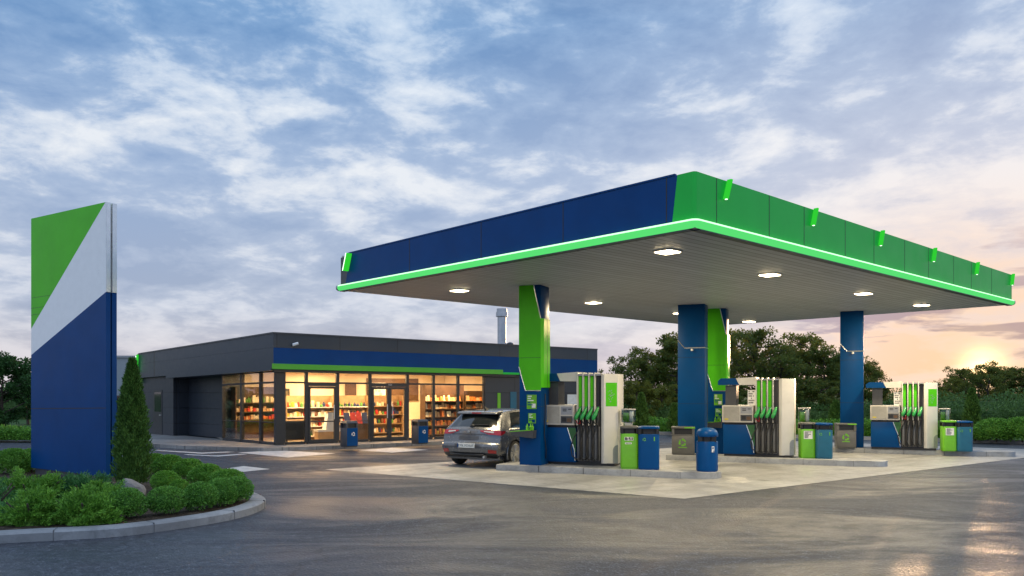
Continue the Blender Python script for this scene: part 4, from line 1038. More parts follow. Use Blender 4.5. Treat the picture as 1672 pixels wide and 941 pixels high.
# shelving behind the side windows (left of the corner post)
rs = math.atan2(SY, SX) + R(180)
lx, ly = pt('l', 3.5, -1.35, 0)[:2]; RU = math.atan2(SX, SY) * -1 + R(0)
LV2 = [.72, 1.02, 1.36]
unit(lx, ly, RU, 2.0, 1.95, LV2, 'dark shelving seen through the side windows left of the corner post')
for i, z_ in enumerate(LV2):
    stock(lx, ly, RU, 2.0, z_, [('jar', 'orange'), ('jar', 'cream'), ('box', 'tan'), ('box', 'red')] if i < 2 else [('box', 'cream'), ('bottle', 'green')], f'on the {NM[i]} shelf behind the side windows', (.10, .20) if i < 2 else (.12, .3), ww=(.06, .12))
# bright gondolas in the middle
LV3 = [.14, .50, .86, 1.20]
unit(1.9, 1.9, R(4), 1.9, 1.62, LV3, 'pale shelving of bright goods behind the single glass door', ('shelf', 'white'))
unit(3.55, 2.3, R(-6), 1.5, 1.62, LV3, 'pale shelving of bright goods just left of the double door', ('shelf', 'white'))
unit(5.25, 2.9, R(0), 1.7, 1.62, LV3, 'pale shelving of bright goods seen through the double door', ('shelf', 'shelf'))
KB = [('box', 'white'), ('bottle', 'green'), ('box', 'cream'), ('jar', 'cream'), ('box', 'cream'), ('bag', 'tan'), ('jar', 'red'), ('bottle', 'white'), ('jar', 'brown'), ('box', 'yellow'), ('bag', 'cream'), ('bottle', 'navy')]
KC = [('jar', 'cream'), ('jar', 'brown'), ('bag', 'tan'), ('bottle', 'green'), ('jar', 'navy'), ('box', 'white'), ('jar', 'tan'), ('jar', 'red')]
for i, z_ in enumerate(LV3):
    stock(1.9, 1.9, R(4), 1.9, z_, KB, f'on the {NM[i]} shelf behind the single glass door', (.10, .24), ww=(.055, .12))
    stock(3.55, 2.3, R(-6), 1.5, z_, KB if i < 3 else [('bottle', 'green'), ('bottle', 'navy')], f'on the {NM[i]} shelf left of the double door', (.10, .24), ww=(.055, .12))
    stock(5.25, 2.9, 0, 1.7, z_, KC, f'on the {NM[i]} shelf behind the double door', (.10, .22), ww=(.055, .11))
# counter, chiller, magazine rack, wall poster
X, Y = w2(.95, .55)
t = thing('shop_counter', 'dark low counter with bright tray top inside the corner window', 'counter', (X, Y, .137), BA)
m = MB(); m.box(-.45, .45, 0, .5, .12, .74); m.build('body', 'frame', t)
for q in ((-.4, .05), (.36, .05), (-.4, .4), (.36, .4)):
    m = MB(); m.box(q[0], q[0] + .04, q[1], q[1] + .04, 0, .119); m.build('leg', 'frame', t)
m = MB(); m.box(-.5, .5, -.05, .55, .741, .78); m.build('top', 'shelf', t)
X, Y = w2(2.35, .75)
t = thing('display_stand', 'white stepped display stand behind the single glass door', 'display stand', (X, Y, .137), BA)
m = MB(); m.box(-.6, .45, 0, .4, .0, .34); m.build('base', 'shelf', t)
m = MB(); m.box(-.62, .47, -.02, .42, .341, .42); m.build('step', 'white', t)
m = MB(); m.hexa([(-.32, .02, .42), (.22, .02, .42), (.22, .38, .42), (-.32, .38, .42)], [(-.2, .10, 1.02), (.10, .10, 1.02), (.10, .32, 1.02), (-.2, .32, 1.02)]); m.build('pyramid', 'white', t)
m = MB(); m.box(-.24, .14, .08, .36, 1.021, 1.05); m.build('shelf', 'shelf', t)
X, Y = w2(3.3, .9)
t = thing('magazine_rack', 'rack of red and navy magazines left of the double door', 'rack', (X, Y, .137), BA)
m = MB(); m.box(-.5, .42, .0, .3, 0, .6); m.build('base', 'wood', t)
for i, k_ in enumerate(('navy', 'red', 'red', 'navy')):
    m = MB(); m.hexa([(-.48 + i * .23, .02, .6), (-.28 + i * .23, .02, .6), (-.28 + i * .23, .08, .6), (-.48 + i * .23, .08, .6)], [(-.48 + i * .23, .16, 1.0), (-.28 + i * .23, .16, 1.0), (-.28 + i * .23, .19, 1.0), (-.48 + i * .23, .19, 1.0)]); m.build('magazine', GM[k_], t)
X, Y = w2(1.7, 5.4)
t = thing('drinks_chiller', 'tall dark chiller standing by the back wall behind the corner window', 'chiller', (X, Y, .137), BA)
m = MB(); m.box(-.55, .55, .04, .6, 0, 1.9, 0, .03); m.build('body', 'frame', t)
m = MB(); m.box(-.48, .48, .02, .039, .2, 1.8); m.build('glass_door', pm('chiller_front', (.16, .14, .10), .15, var=.6, scale=9), t)
X, Y = w2(6.35, 6.12)
t = thing('wall_poster', 'white poster with grey flower on the back wall right of the double door', 'poster', (X, Y, 1.0), BA)
m = MB(); m.box(-.42, .42, -.02, 0, 0, 1.3)
for k_ in range(7):
    a = R(51 * k_); m.front([(.18 * math.cos(a) + .07 * math.cos(R(60 * j)), .8 + .18 * math.sin(a) + .07 * math.sin(R(60 * j))) for j in range(6)], -.024, -.021 - .0003 * k_, 1)
m.build('sheet', ['white', 'lgrey'], t)
X, Y = w2(9.0, 6.05)
# ------------------------------------------------------------------ parked car (rear towards the camera)
def cr(P, t):                      # Catmull-Rom through tuples
    n = len(P); i = min(int(t), n - 2); u = t - i
    a, b, c, d = P[max(i - 1, 0)], P[i], P[i + 1], P[min(i + 2, n - 1)]
    return tuple(.5 * (2 * b[k] + (c[k] - a[k]) * u + (2 * a[k] - 5 * b[k] + 4 * c[k] - d[k]) * u * u + (3 * b[k] - a[k] - 3 * c[k] + d[k]) * u ** 3) for k in range(len(b)))
#        y      z     half-width  corner sweep
PROF = [(-.74, .28, .76, .16), (-.83, .36, .80, .15), (-.865, .50, .83, .13), (-.85, .61, .845, .12), (-.79, .66, .85, .12), (-.765, .80, .855, .13),
        (-.73, .94, .845, .14), (-.68, 1.00, .80, .12), (-.50, 1.17, .715, .10), (-.31, 1.335, .645, .08), (-.27, 1.375, .62, .06),
        (-.05, 1.425, .60, .03), (.45, 1.455, .60, 0), (1.0, 1.455, .60, 0), (1.55, 1.40, .60, -.02), (1.95, 1.20, .66, -.06), (2.30, .985, .74, -.10), (2.6, .94, .77, -.08), (3.1, .86, .76, -.14), (3.38, .70, .72, -.25), (3.46, .48, .72, -.28), (3.40, .26, .70, -.26)]
def top(s, j, off=0.0):
    y, z, w, sw = cr(PROF, j)
    p = Vector((w * s, y + sw * abs(s) ** 2.4, z - .035 * abs(s) ** 2))
    if off:
        e = .01
        y2, z2, w2_, s2 = cr(PROF, min(j + e, len(PROF) - 1.001)); y1, z1, w1, s1 = cr(PROF, max(j - e, 0))
        tj = Vector((0, y2 - y1, z2 - z1)).normalized(); nrm = Vector((1, sw * 2.4 * abs(s) ** 1.4 * (1 if s >= 0 else -1), 0)).normalized().cross(tj)
        if nrm.length: p = p + nrm.normalized() * off
    return p
def edge_at_y(y):                  # roof / tail edge: z and half-width at station y (upper profile)
    lo, hi = 6.0, 20.0
    for _ in range(40):
        j = (lo + hi) / 2
        if top(1, j).y < y: lo = j
        else: hi = j
    return top(1, lo)
SIDE = [(0, .76, .24), (1, .875, .36), (2, .895, .52), (3, .905, .68), (4, .895, .84), (5, .875, .935)]   # level, x, z
def side_pt(y, b):
    """b 0..5 lower body, 5..6 greenhouse"""
    tail = max(0, min(1, (y + .62) / .45)); nose = max(0, min(1, (3.15 - y) / .7)); f = (.93 + .07 * tail ** .6) * (.86 + .14 * nose ** .6)
    if b <= 5:
        _, x, z = cr(SIDE, min(b, 4.9999)); e = edge_at_y(y)
        zt = min(.935, e.z); return Vector((x * f, y, .24 + (z - .24) * (zt - .24) / (.935 - .24)))
    e = edge_at_y(y); u = b - 5; s0 = side_pt(y, 5)
    return Vector((s0.x + (e.x - s0.x) * u + .018 * math.sin(math.pi * u), y, s0.z + (e.z - s0.z) * u))
WR = .335
def add_grid(m, f, us, vs, keep=lambda u, v, p: True, mi=0, flip=False):
    g = [[f(u, v) for v in vs] for u in us]; V = {}
    def vert(i, k):
        if (i, k) not in V: V[i, k] = m.bm.verts.new(g[i][k])
        return V[i, k]
    for i in range(len(us) - 1):
        for k in range(len(vs) - 1):
            c = (g[i][k] + g[i + 1][k + 1]) / 2
            if not keep((us[i] + us[i + 1]) / 2, (vs[k] + vs[k + 1]) / 2, c): continue
            q = [vert(i, k), vert(i + 1, k), vert(i + 1, k + 1), vert(i, k + 1)]
            try: fc = m.bm.faces.new(q if not flip else q[::-1]); fc.material_index = mi
            except ValueError: pass
def lin(a, b, n): return [a + (b - a) * i / n for i in range(n + 1)]
def make_car(loc, rz):
    t = thing('parked_car', 'grey hatchback car parked with its rear to the camera beside the nearest island', 'car', loc, rz)
    m = MB()
    rw = lambda s, j: 7.15 < j < 9.55 and abs(s) < .88       # rear window
    ws = lambda s, j: 14.2 < j < 15.9 and abs(s) < .9
    js = sorted(set(lin(0, 21, 84) + [7.15, 9.55, 14.2, 15.9])); ss = sorted(set(lin(-1, 1, 20) + [-.88, .88]))
    add_grid(m, top, ss, js, lambda s, j, p: not rw(s, j) and not ws(s, j))
    cs = lin(0, 1, 8) + lin(1, 2, 30)[1:] + lin(2, 3, 16)[1:]; bs = lin(0, 5, 15) + [5.12] + lin(5.12, 5.9, 7)[1:] + [6.0]
    def ycol(c, b):
        q = max(0, min(.8, b - 5.12)); y0, y1 = -.16 + q * .40, 2.02 - q * .72
        return -.6 + (y0 + .6) * c if c < 1 else y0 + (y1 - y0) * (c - 1) if c < 2 else y1 + (3.16 - y1) * (c - 2)
    def inwin(c, b): return 1 < c < 2 and 5.12 < b < 5.9
    def inarch(p): return min((p.y ** 2 + (p.z - WR) ** 2), ((p.y - 2.62) ** 2 + (p.z - WR) ** 2)) < .375 ** 2
    for sg in (1, -1):
        f = lambda y, b: Vector((side_pt(y, b).x * sg, side_pt(y, b).y, side_pt(y, b).z))
        fc = lambda c, b: f(ycol(c, b), b)
        add_grid(m, fc, cs, bs, lambda c, b, p: not inwin(c, b) and not inarch(p))
        # closing strip between the side's first station and the swept rear corner
        for k in range(24):
            j0, j1 = 6.5 * k / 24, 6.5 * (k + 1) / 24
            a, b_ = top(sg, j0), top(sg, j1)
            bb = lambda z: max(0, min(5, 5 * (z - .24) / .69))
            c_, d_ = f(-.60, bb(b_.z)), f(-.60, bb(a.z))
            m.face([a, b_, c_, d_])
    m.box(-.78, .78, -.6, 3.1, .20, .30)
    bmesh.ops.remove_doubles(m.bm, verts=m.bm.verts[:], dist=.0015)
    m.build('body', 'car', t, 50)
    m = MB(); add_grid(m, lambda s, j: top(s, j, 0), sorted(set(lin(-.88, .88, 12))), lin(7.15, 9.55, 10)); m.build('rear_window', 'carglass', t, 60)
    m = MB(); add_grid(m, lambda s, j: top(s, j, 0), lin(-.9, .9, 10), lin(14.2, 15.9, 8)); m.build('windscreen', 'carglass', t, 60)
    for sg in (1, -1):
        f = lambda y, b: Vector(((side_pt(y, b).x - .012) * sg, side_pt(y, b).y, side_pt(y, b).z))
        m = MB(); add_grid(m, lambda c, b: f(ycol(c, b), b), lin(.9, 2.1, 40), lin(5.05, 5.95, 8)); m.build('side_window', 'carglass', t, 60)
        m = MB(); g = lambda y, b: Vector(((side_pt(y, b).x + .004) * sg, y, side_pt(y, b).z))
        m.box(sg * .83 - .02, sg * .83 + .02, .80, .88, .95, 1.36); m.build('door_pillar', 'black', t)
        m = MB(); m.tube([g(y, 5.06) + Vector((0, 0, 0)) for y in lin(-.25, 2.0, 12)], .012, 6); m.build('chrome_strip', 'alu', t, 60)
        m = MB(); m.box(sg * .905 - .012, sg * .905 + .012, .12, .30, .80, .83, 0, .006); m.build('door_handle', 'car', t, 40)
        m = MB(); m.sphere((sg * .99, 1.72, 1.0), .12, 0, 2, (1, .55, .7)); m.build('wing_mirror', 'car', t, 60)
        for wy in (0, 2.62):
            m = MB()
            m.lathe([(.02, -.11), (.27, -.11), (.315, -.095), (WR, -.06), (WR, .06), (.315, .095), (.25, .105), (.24, .06), (.02, .05)], 36)
            for v in m.bm.verts: v.co = Vector((sg * (.80 + v.co.z), wy + v.co.x, WR + v.co.y))
            wh = m.build('wheel', 'rubber', t, 40)
            m = MB()
            m.lathe([(.235, .05), (.25, .10), (.235, .108), (.215, .085)], 32)
            for k in range(5):
                for dd in (-.12, .12):
                    a = 2 * math.pi * k / 5 + .3
                    i_, o_ = (.05, a + dd * .3), (.235, a + dd * 1.5)
                    m.tube([(i_[0] * math.cos(i_[1]), i_[0] * math.sin(i_[1]), .085), (o_[0] * math.cos(o_[1]), o_[0] * math.sin(o_[1]), .095)], [.022, .016], 6)
            m.lathe([(.06, .06), (.06, .10), (.03, .105)], 16)
            for v in m.bm.verts: v.co = Vector((sg * (.80 + v.co.z), wy + v.co.x, WR + v.co.y))
            m.build('rim', 'rim', wh, 40)
            m = MB(); P0 = []
            for k in range(25):
                a = R(-20 + 220 * k / 24); P0.append((sg * .885, wy + .375 * math.cos(a), WR + .375 * math.sin(a)))
            m.tube(P0, .022, 6); m.build('wheel_arch', 'car', t, 60)
            m = MB()
            for k in range(16):
                a, b_ = R(-20 + 220 * k / 16), R(-20 + 220 * (k + 1) / 16)
                m.face([(sg * .88, wy + .385 * math.cos(a), WR + .385 * math.sin(a)), (sg * .88, wy + .385 * math.cos(b_), WR + .385 * math.sin(b_)), (sg * .55, wy + .385 * math.cos(b_), WR + .385 * math.sin(b_)), (sg * .55, wy + .385 * math.cos(a), WR + .385 * math.sin(a))])
            m.build('arch_liner', 'black', t)
        # tail light: outer red cluster wrapping the corner, inner clear-and-red tongue on the hatch
        m = MB()
        def lampgrid(s0, s1, jl, jh, off, mi, taper=0):
            def f(s, q):
                u = (s - s0) / (s1 - s0); lo = jl + taper * (1 - u); hi = jh - taper * .3 * (1 - u); return top(s * sg, lo + (hi - lo) * q, off if sg > 0 else off)
            add_grid(m, f, lin(s0, s1, 8), lin(0, 1, 4), mi=mi)
            pts = [f(s0, q) for q in lin(0, 1, 4)]; pb = [f(s0, q) - Vector((0, -.03, 0)) for q in lin(0, 1, 4)]
        lampgrid(.64, 1.0, 5.35, 6.25, .014, 0)
        lampgrid(.38, .63, 5.35, 6.12, .012, 0, .45)
        lampgrid(.50, .80, 5.62, 5.92, .019, 1, .08)
        for k in range(6):
            y0, y1 = -.615 + k * .03, -.615 + (k + 1) * .03
            q = lambda y, zz: Vector((sg * (side_pt(y, 4.4).x + .012), y, zz))
            z0a, z0b = .80 + k * .012, .80 + (k + 1) * .012
            m.face([q(y0, z0a), q(y1, z0b), q(y1, .925), q(y0, .925)])
        m.build('tail_light', ['red', 'clear'], t, 50)
        m = MB(); add_grid(m, lambda s, j: top(s * sg, j, .01), lin(.72, .97, 6), lin(1.35, 1.9, 3)); m.build('reflector', 'red', t, 50)
    # black lower valance, plate, hatch details
    m = MB(); add_grid(m, lambda s, j: top(s, j, .012), lin(-.98, .98, 20), lin(-.0, 1.25, 5))
    m.tube([(-.5, -.845, .33), (.5, -.845, .33)], .03, 8); m.build('rear_valance', 'black', t, 50)
    m = MB(); m.lathe([(.035, 0), (.035, .1)], 12)
    for v in m.bm.verts: v.co = Vector((.5 + v.co.x, -.86 + v.co.z, .29 + v.co.y))
    m.build('exhaust', 'alu', t, 40)
    m = MB(); add_grid(m, lambda s, j: top(s, j, .012), lin(-.44, .44, 10), lin(2.05, 2.85, 3)); m.build('plate_holder', 'dgrey', t)
    m = MB(); m.box(-.26, .26, -.898, -.880, .505, .615, 0, .004); m.box(-.262, -.225, -.899, -.8805, .508, .612, 1); pl_ = m.build('number_plate', [pm('plate_white', (.75, .76, .72), .4), 'blue'], t)
    text_part('plate_text', 'COL XDXUT J', .080, 'black', pl_, (.02, -.900, .558), (R(90), 0, 0), .001)
    m = MB(); add_grid(m, lambda s, j: top(s, j, .004), lin(-.34, .34, 8), lin(4.35, 5.05, 3)); m.build('plate_recess', pm('car_recess', (.10, .105, .115), .35, metal=.4), t)
    m = MB(); add_grid(m, lambda s, j: top(s, j, .006), lin(-.62, .62, 12), lin(5.22, 5.32, 1)); m.build('hatch_line', 'black', t)
    m = MB(); m.lathe([(.035, 0), (.03, .012)], 14)
    for v in m.bm.verts: v.co = Vector((v.co.x, -.775 - v.co.z, .90 + v.co.y))
    m.build('badge', 'alu', t, 40)
    m = MB(); m.hexa([(-.60, -.43, 1.335), (.60, -.43, 1.335), (.60, -.1, 1.385), (-.60, -.1, 1.385)], [(-.58, -.40, 1.385), (.58, -.40, 1.385), (.58, -.05, 1.428), (-.58, -.05, 1.428)])
    bmesh.ops.bevel(m.bm, geom=m.bm.edges[:], offset=.014, segments=2, profile=.5, affect='EDGES'); sp = m.build('spoiler', 'car', t, 40)
    m = MB(); m.box(-.14, .14, -.425, -.405, 1.345, 1.37); m.build('brake_light', 'red', sp)
    m = MB(); m.box(-.58, .58, -.40, -.28, 1.322, 1.334); m.build('spoiler_lip', 'black', sp)
    m = MB(); a, b_ = top(.05, 7.3, .025), top(.62, 7.45, .025); m.tube([a, b_], .014, 6); m.sphere(top(.05, 7.25, .02), .045, 0, 2, (1.6, .7, .7)); m.build('wiper', 'black', t, 50)
    m = MB(); m.hexa([(-.03, .0, 1.43), (.03, .0, 1.43), (.03, .16, 1.45), (-.03, .16, 1.45)], [(-.006, -.06, 1.52), (.006, -.06, 1.52), (.006, -.02, 1.52), (-.006, -.02, 1.52)]); m.build('antenna', 'black', t)
    return t
cx_, cy_ = G(748, 757.5); a = R(31)
hd = Vector((math.sin(a), math.cos(a))); rt = Vector((hd.y, -hd.x))
o_ = Vector((cx_, cy_)) + rt * .86
make_car((o_.x, o_.y, .004), -a)

# ------------------------------------------------------------------ foliage
rg = np.random.default_rng(5)
def leaves(name, pos, axis, ln, wd, mat, parent=None, core=None, loc=None):
    """one small diamond leaf per position along axis; ln, wd arrays or scalars"""
    n = len(pos); axis = axis / (np.linalg.norm(axis, axis=1, keepdims=True) + 1e-9)
    r = rg.normal(size=(n, 3)); sd = np.cross(axis, r); sd /= (np.linalg.norm(sd, axis=1, keepdims=True) + 1e-9)
    ln = np.broadcast_to(np.asarray(ln, float), (n,))[:, None]; wd = np.broadcast_to(np.asarray(wd, float), (n,))[:, None]
    V = np.empty((n, 4, 3)); V[:, 0] = pos; V[:, 1] = pos + axis * ln * .5 + sd * wd * .5; V[:, 2] = pos + axis * ln; V[:, 3] = pos + axis * ln * .5 - sd * wd * .5
    verts = V.reshape(-1, 3); faces = np.arange(4 * n).reshape(-1, 4)
    me = bpy.data.meshes.new(name)
    if core is not None:
        cv, cf = core; faces_l = [tuple(f) for f in faces] + [tuple(i + 4 * n for i in f) for f in cf]
        me.from_pydata([tuple(v) for v in verts] + list(cv), [], faces_l)
    else:
        me.vertices.add(4 * n); me.vertices.foreach_set('co', verts.ravel())
        me.loops.add(4 * n); me.loops.foreach_set('vertex_index', faces.ravel().astype(np.int32))
        me.polygons.add(n); me.polygons.foreach_set('loop_start', np.arange(0, 4 * n, 4, dtype=np.int32)); me.update()
    me.materials.append(M[mat]); me.validate()
    return link(name, me, parent, loc) if name else me
def unit_vecs(n):
    v = rg.normal(size=(n, 3)); return v / np.linalg.norm(v, axis=1, keepdims=True)
def lump(v, seed, amp):
    """smooth bumps over directions"""
    r_ = np.random.default_rng(seed); s = np.zeros(len(v))
    for k in range(9):
        d = r_.normal(size=3); d /= np.linalg.norm(d); s += np.maximum(0, v @ d - .55) * r_.uniform(.5, 1.5)
    return 1 + amp * (s - .35)
def ico(r, sub=2, sz=(1, 1, 1), c=(0, 0, 0)):
    b = bmesh.new(); bmesh.ops.create_icosphere(b, subdivisions=sub, radius=r)
    v = [(p.co.x * sz[0] + c[0], p.co.y * sz[1] + c[1], p.co.z * sz[2] + c[2]) for p in b.verts]; f = [tuple(q.index for q in p.verts) for p in b.faces]; b.free(); return v, f
def ball(seed, n=5200, mat='bush', ln=.045):
    v = unit_vecs(n); v[:, 2] = np.where(v[:, 2] < -.75, -v[:, 2], v[:, 2])
    rad = lump(v, seed, .16) * (1 - .34 * rg.random(n) ** 1.8)
    pos = v * rad[:, None]; pos[:, 2] *= .92
    ax = v + rg.normal(size=(n, 3)) * .75 + np.array([0, 0, .35])
    cv, cf = ico(.62, 2)
    o = leaves('foliage', pos, ax, ln / .38 * rg.uniform(.7, 1.3, n), ln / .38 * .55, mat, None, (cv, cf)); return o
BALLS = [ball(s_) for s_ in (1, 2, 3)]
BALLS2 = [ball(s_, 4200, 'bush2', .05) for s_ in (7, 8)]
def used(protos):
    me = [o.data for o in protos]
    for o in protos: bpy.data.objects.remove(o)
    return me
BALLS = used(BALLS); BALLS2 = used(BALLS2)
def ball_bush(px, pbase, rpx, k, label, mesh, z=.11, sx=1.17, hz=1.0, group='clipped round bushes round the sign', name='round_bush', cat='bush'):
    Y = (H - z) * F / (pbase - HZ); r = rpx / F * Y; X = (px - CX) / F * Y
    t = thing(name, label, cat, (X, Y + r * .8, z), random.uniform(0, 6.28), group)
    o = link('foliage', mesh[k % len(mesh)], t, (0, 0, r * hz * .80)); o.scale = (r * sx * .93, r * sx * .93, r * hz * .93)
    m = MB(); m.tube([(0, 0, -.03), (0, 0, r * .8)], .025, 6); m.build('stem', 'bark', t)
    return t
ball_bush(197, 850, 28, 0, 'round clipped bush at the kerb, leftmost of the front row beside the feathery shrub', BALLS)
ball_bush(262, 843, 27, 1, 'round clipped bush in front of the rock and the cypress', BALLS)
ball_bush(318, 836, 26.5, 2, 'round clipped bush third from the left along the curved kerb', BALLS)
ball_bush(353, 829, 25.5, 0, 'round clipped bush fourth from the left along the curved kerb', BALLS)
ball_bush(380, 823, 24.5, 1, 'rightmost round clipped bush at the tip of the planted island', BALLS)
for i, (px, pb, r, lb) in enumerate(((362, 806, 27, 'fluffy bush in the back row, just behind the rightmost round bush'), (330, 796, 26, 'fluffy bush in the middle of the back row right of the cypress'), (300, 786, 25, 'fluffy bush in the back row, second from the cypress'), (268, 778, 24, 'fluffy bush in the back row beside the cypress'), (244, 770, 20, 'fluffy bush in the back row half hidden behind the cypress'))):
    ball_bush(px, pb, r, i, lb, BALLS2, group='back row of bushes on the planted island', sx=1.1, hz=.85)
for (px, pb, r, lb) in ((262, 803, 22, 'pale green bush between the cypress and the back row'), (288, 806, 15, 'small pale green bush behind the front row of round bushes')):
    t = ball_bush(px, pb, r, 1, lb, BALLS2, sx=1.1, hz=.9, group=None)
    del_ = None
    if 'group' in t: del t['group']
    f = t.children[0]; f.data = f.data.copy(); f.data.materials[0] = M['juniper']
# feathery spreading shrubs
def juniper(px, pbase, w, h, seed, label, mat, n_br=170, per=85):
    Y = (H - .11) * F / (pbase - HZ); X = (px - CX) / F * Y
    t = thing('juniper_shrub', label, 'shrub', (X, Y + w * .35, .11), 0, 'spreading feathery shrubs in front of the sign')
    r_ = np.random.default_rng(seed); P = []; A = []
    for b in range(n_br):
        az = r_.uniform(0, 2 * math.pi); q = r_.uniform(.15, 1.0); el = r_.uniform(.15, 1.25)
        d = np.array([math.cos(az) * math.cos(el), math.sin(az) * math.cos(el), math.sin(el)])
        L_ = np.array([w / 2, w / 2 * .85, h]) * r_.uniform(.65, 1.05)
        s = r_.uniform(.25, 1, per) ** .6
        base = d * L_ * s[:, None]; base[:, 2] -= (s ** 2) * h * .12 * math.cos(el); base[:, 2] = np.maximum(base[:, 2], .02)
        spread = (.025 + .05 * (1 - s))[:, None] * w * .7
        p = base + r_.normal(size=(per, 3)) * spread * np.array([1, 1, .6]); P.append(p); a = d + r_.normal(size=(per, 3)) * .55 + np.array([0, 0, .1]); A.append(a)
    P = np.concatenate(P); A = np.concatenate(A); P[:, 2] = np.maximum(P[:, 2], .01)
    leaves('foliage', P, A, .052 * rg.uniform(.6, 1.4, len(P)), .015, mat, t, ico(1, 2, (w * .27, w * .22, h * .45)))
    m = MB()
    for k_ in range(5):
        a_ = k_ * 1.256; m.tube([(0, 0, -.02), (.18 * w * math.cos(a_), .18 * w * math.sin(a_), h * .3), (.33 * w * math.cos(a_), .33 * w * math.sin(a_), h * .6)], [.03, .02, .01], 5)
    m.build('stem', 'bark', t)
    return t
juniper(118, 862, 1.05, .53, 1, 'bright green feathery shrub at the kerb left of the round bushes', 'juniper')
juniper(30, 862, .95, .52, 2, 'bright feathery shrub at the left edge of the picture by the kerb', 'juniper')
juniper(20, 832, 1.35, .62, 3, 'pale feathery shrub behind the others at the left edge', 'juniper')
juniper(105, 826, 1.5, .52, 4, 'dark blue green feathery shrub right before the sign', 'junblue')
juniper(152, 838, .95, .5, 5, 'low green feathery shrub left of the rocks', 'juniper', 100)
juniper(-60, 850, 1.3, .7, 6, 'feathery shrub cut by the left edge of the picture', 'junblue', 90)
# bushes behind the sign at the left
for i, (px, pb, r, lb) in enumerate(((8, 775, 26, 'dark bush behind the feathery shrubs at the left edge'), (40, 772, 24, 'dark bush touching the left side of the sign'), (70, 768, 22, 'dark bush mostly hidden behind the sign'))):
    ball_bush(px, pb, r, i, lb, BALLS2, group='bushes left behind the sign', sx=1.2, hz=.95)
# rocks
def rock(px, pbase, w, h, seed, label):
    Y = (H - .11) * F / (pbase - HZ); X = (px - CX) / F * Y
    m = MB(); m.sphere((0, 0, 0), 1, 0, 3); r_ = random.Random(seed)
    ds = [(Vector((r_.gauss(0, 1), r_.gauss(0, 1), r_.gauss(0, .7))).normalized(), r_.uniform(.62, .9)) for _ in range(14)]
    for v in m.bm.verts:
        c_ = v.co.copy()
        for d, lim in ds:
            q = c_.dot(d)
            if q > lim: c_ -= d * (q - lim) * .85
        v.co = Vector((c_.x * w / 2, c_.y * w * .4, c_.z * h))
    o = m.build('rock', 'rock', None, 35, (X, Y + .1, .10)); tag(o, label, 'rock')
rock(158, 808, .55, .30, 2, 'flat grey rock at the foot of the sign'); rock(211, 809, .52, .33, 8, 'rounded grey rock in front of the cypress')
# grass tufts by the kerb
n = 9000
gp = np.empty((n, 3)); pxs = rg.uniform(-150, 70, n); pys = rg.uniform(838, 857, n)
for i in range(n):
    X, Y = G(pxs[i], pys[i], .13); gp[i] = (X, Y, .11)
o = leaves('grass', gp, np.stack([rg.normal(0, .35, n), rg.normal(0, .35, n), np.ones(n)], 1), rg.uniform(.05, .11, n), .012, 'grassblade'); struct(o, 'stuff')
# fallen chips on the mulch
# cypresses
def cypress_mesh(seed, n, ln, wd, mat='cyp'):
    r_ = np.random.default_rng(seed)
    z_ = r_.random(n) ** .8; az = r_.uniform(0, 2 * math.pi, n)
    rad = np.interp(z_, [0, .06, .25, .5, .75, .92, 1.0], [.75, .92, 1.0, .82, .52, .22, .03])
    bump = 1 + .13 * np.sin(az * 5 + z_ * 23) + .12 * np.sin(az * 9 - z_ * 41 + 1) + .08 * np.sin(az * 3 + z_ * 60)
    q = 1 - .38 * r_.random(n) ** 1.6
    pos = np.stack([np.cos(az) * rad * bump * q, np.sin(az) * rad * bump * q, z_], 1)
    ax = np.stack([np.cos(az) * .5, np.sin(az) * .5, np.full(n, 1.0)], 1) + r_.normal(size=(n, 3)) * .35
    return pos, ax, ln, wd, mat
def cypress(px, pbase, ptop, rpx, label, n=9000, seed=1, ln=.09, wd=.03, z=.11):
    Y = (H - z) * F / (pbase - HZ); X = (px - CX) / F * Y; h = H + (HZ - ptop) / F * Y - z; r = rpx / F * Y
    t = thing('cypress_tree', label, 'cypress', (X, Y + r * .4, z), seed * 1.3, 'slim dark cypresses')
    pos, ax, _, _, mat = cypress_mesh(seed, n, ln, wd)
    pos = pos * np.array([r, r, h - ln * .8]); pos[:, 2] += .05
    cv, cf = ico(1, 2, (r * .62, r * .62, h * .42), (0, 0, h * .40))
    leaves('crown', pos, ax, ln * rg.uniform(.7, 1.4, n), wd, mat, t, (cv, cf))
    m = MB(); m.tube([(0, 0, -.03), (0, 0, h * .5)], [.05, .02], 7); m.build('trunk', 'bark', t)
cypress(211, 797, 588, 25.5, 'tall slim cypress standing right beside the sign', 16000, 1, .075, .022)
cypress(1048, 706, 643, 11, 'small cypress behind the nearest blue bin, seen against the trees', 4000, 2, .13, .05)
cypress(1102, 707, 660, 9, 'small cypress half hidden behind the tall middle blue column', 3000, 3, .13, .05)
cypress(1366, 707, 655, 10, 'small cypress half hidden at the left of the rightmost blue column', 3000, 4, .13, .05)
cypress(1590, 716, 636, 12, 'tall cypress by the far right teal bin, dark against the sunset', 5000, 5, .12, .045)
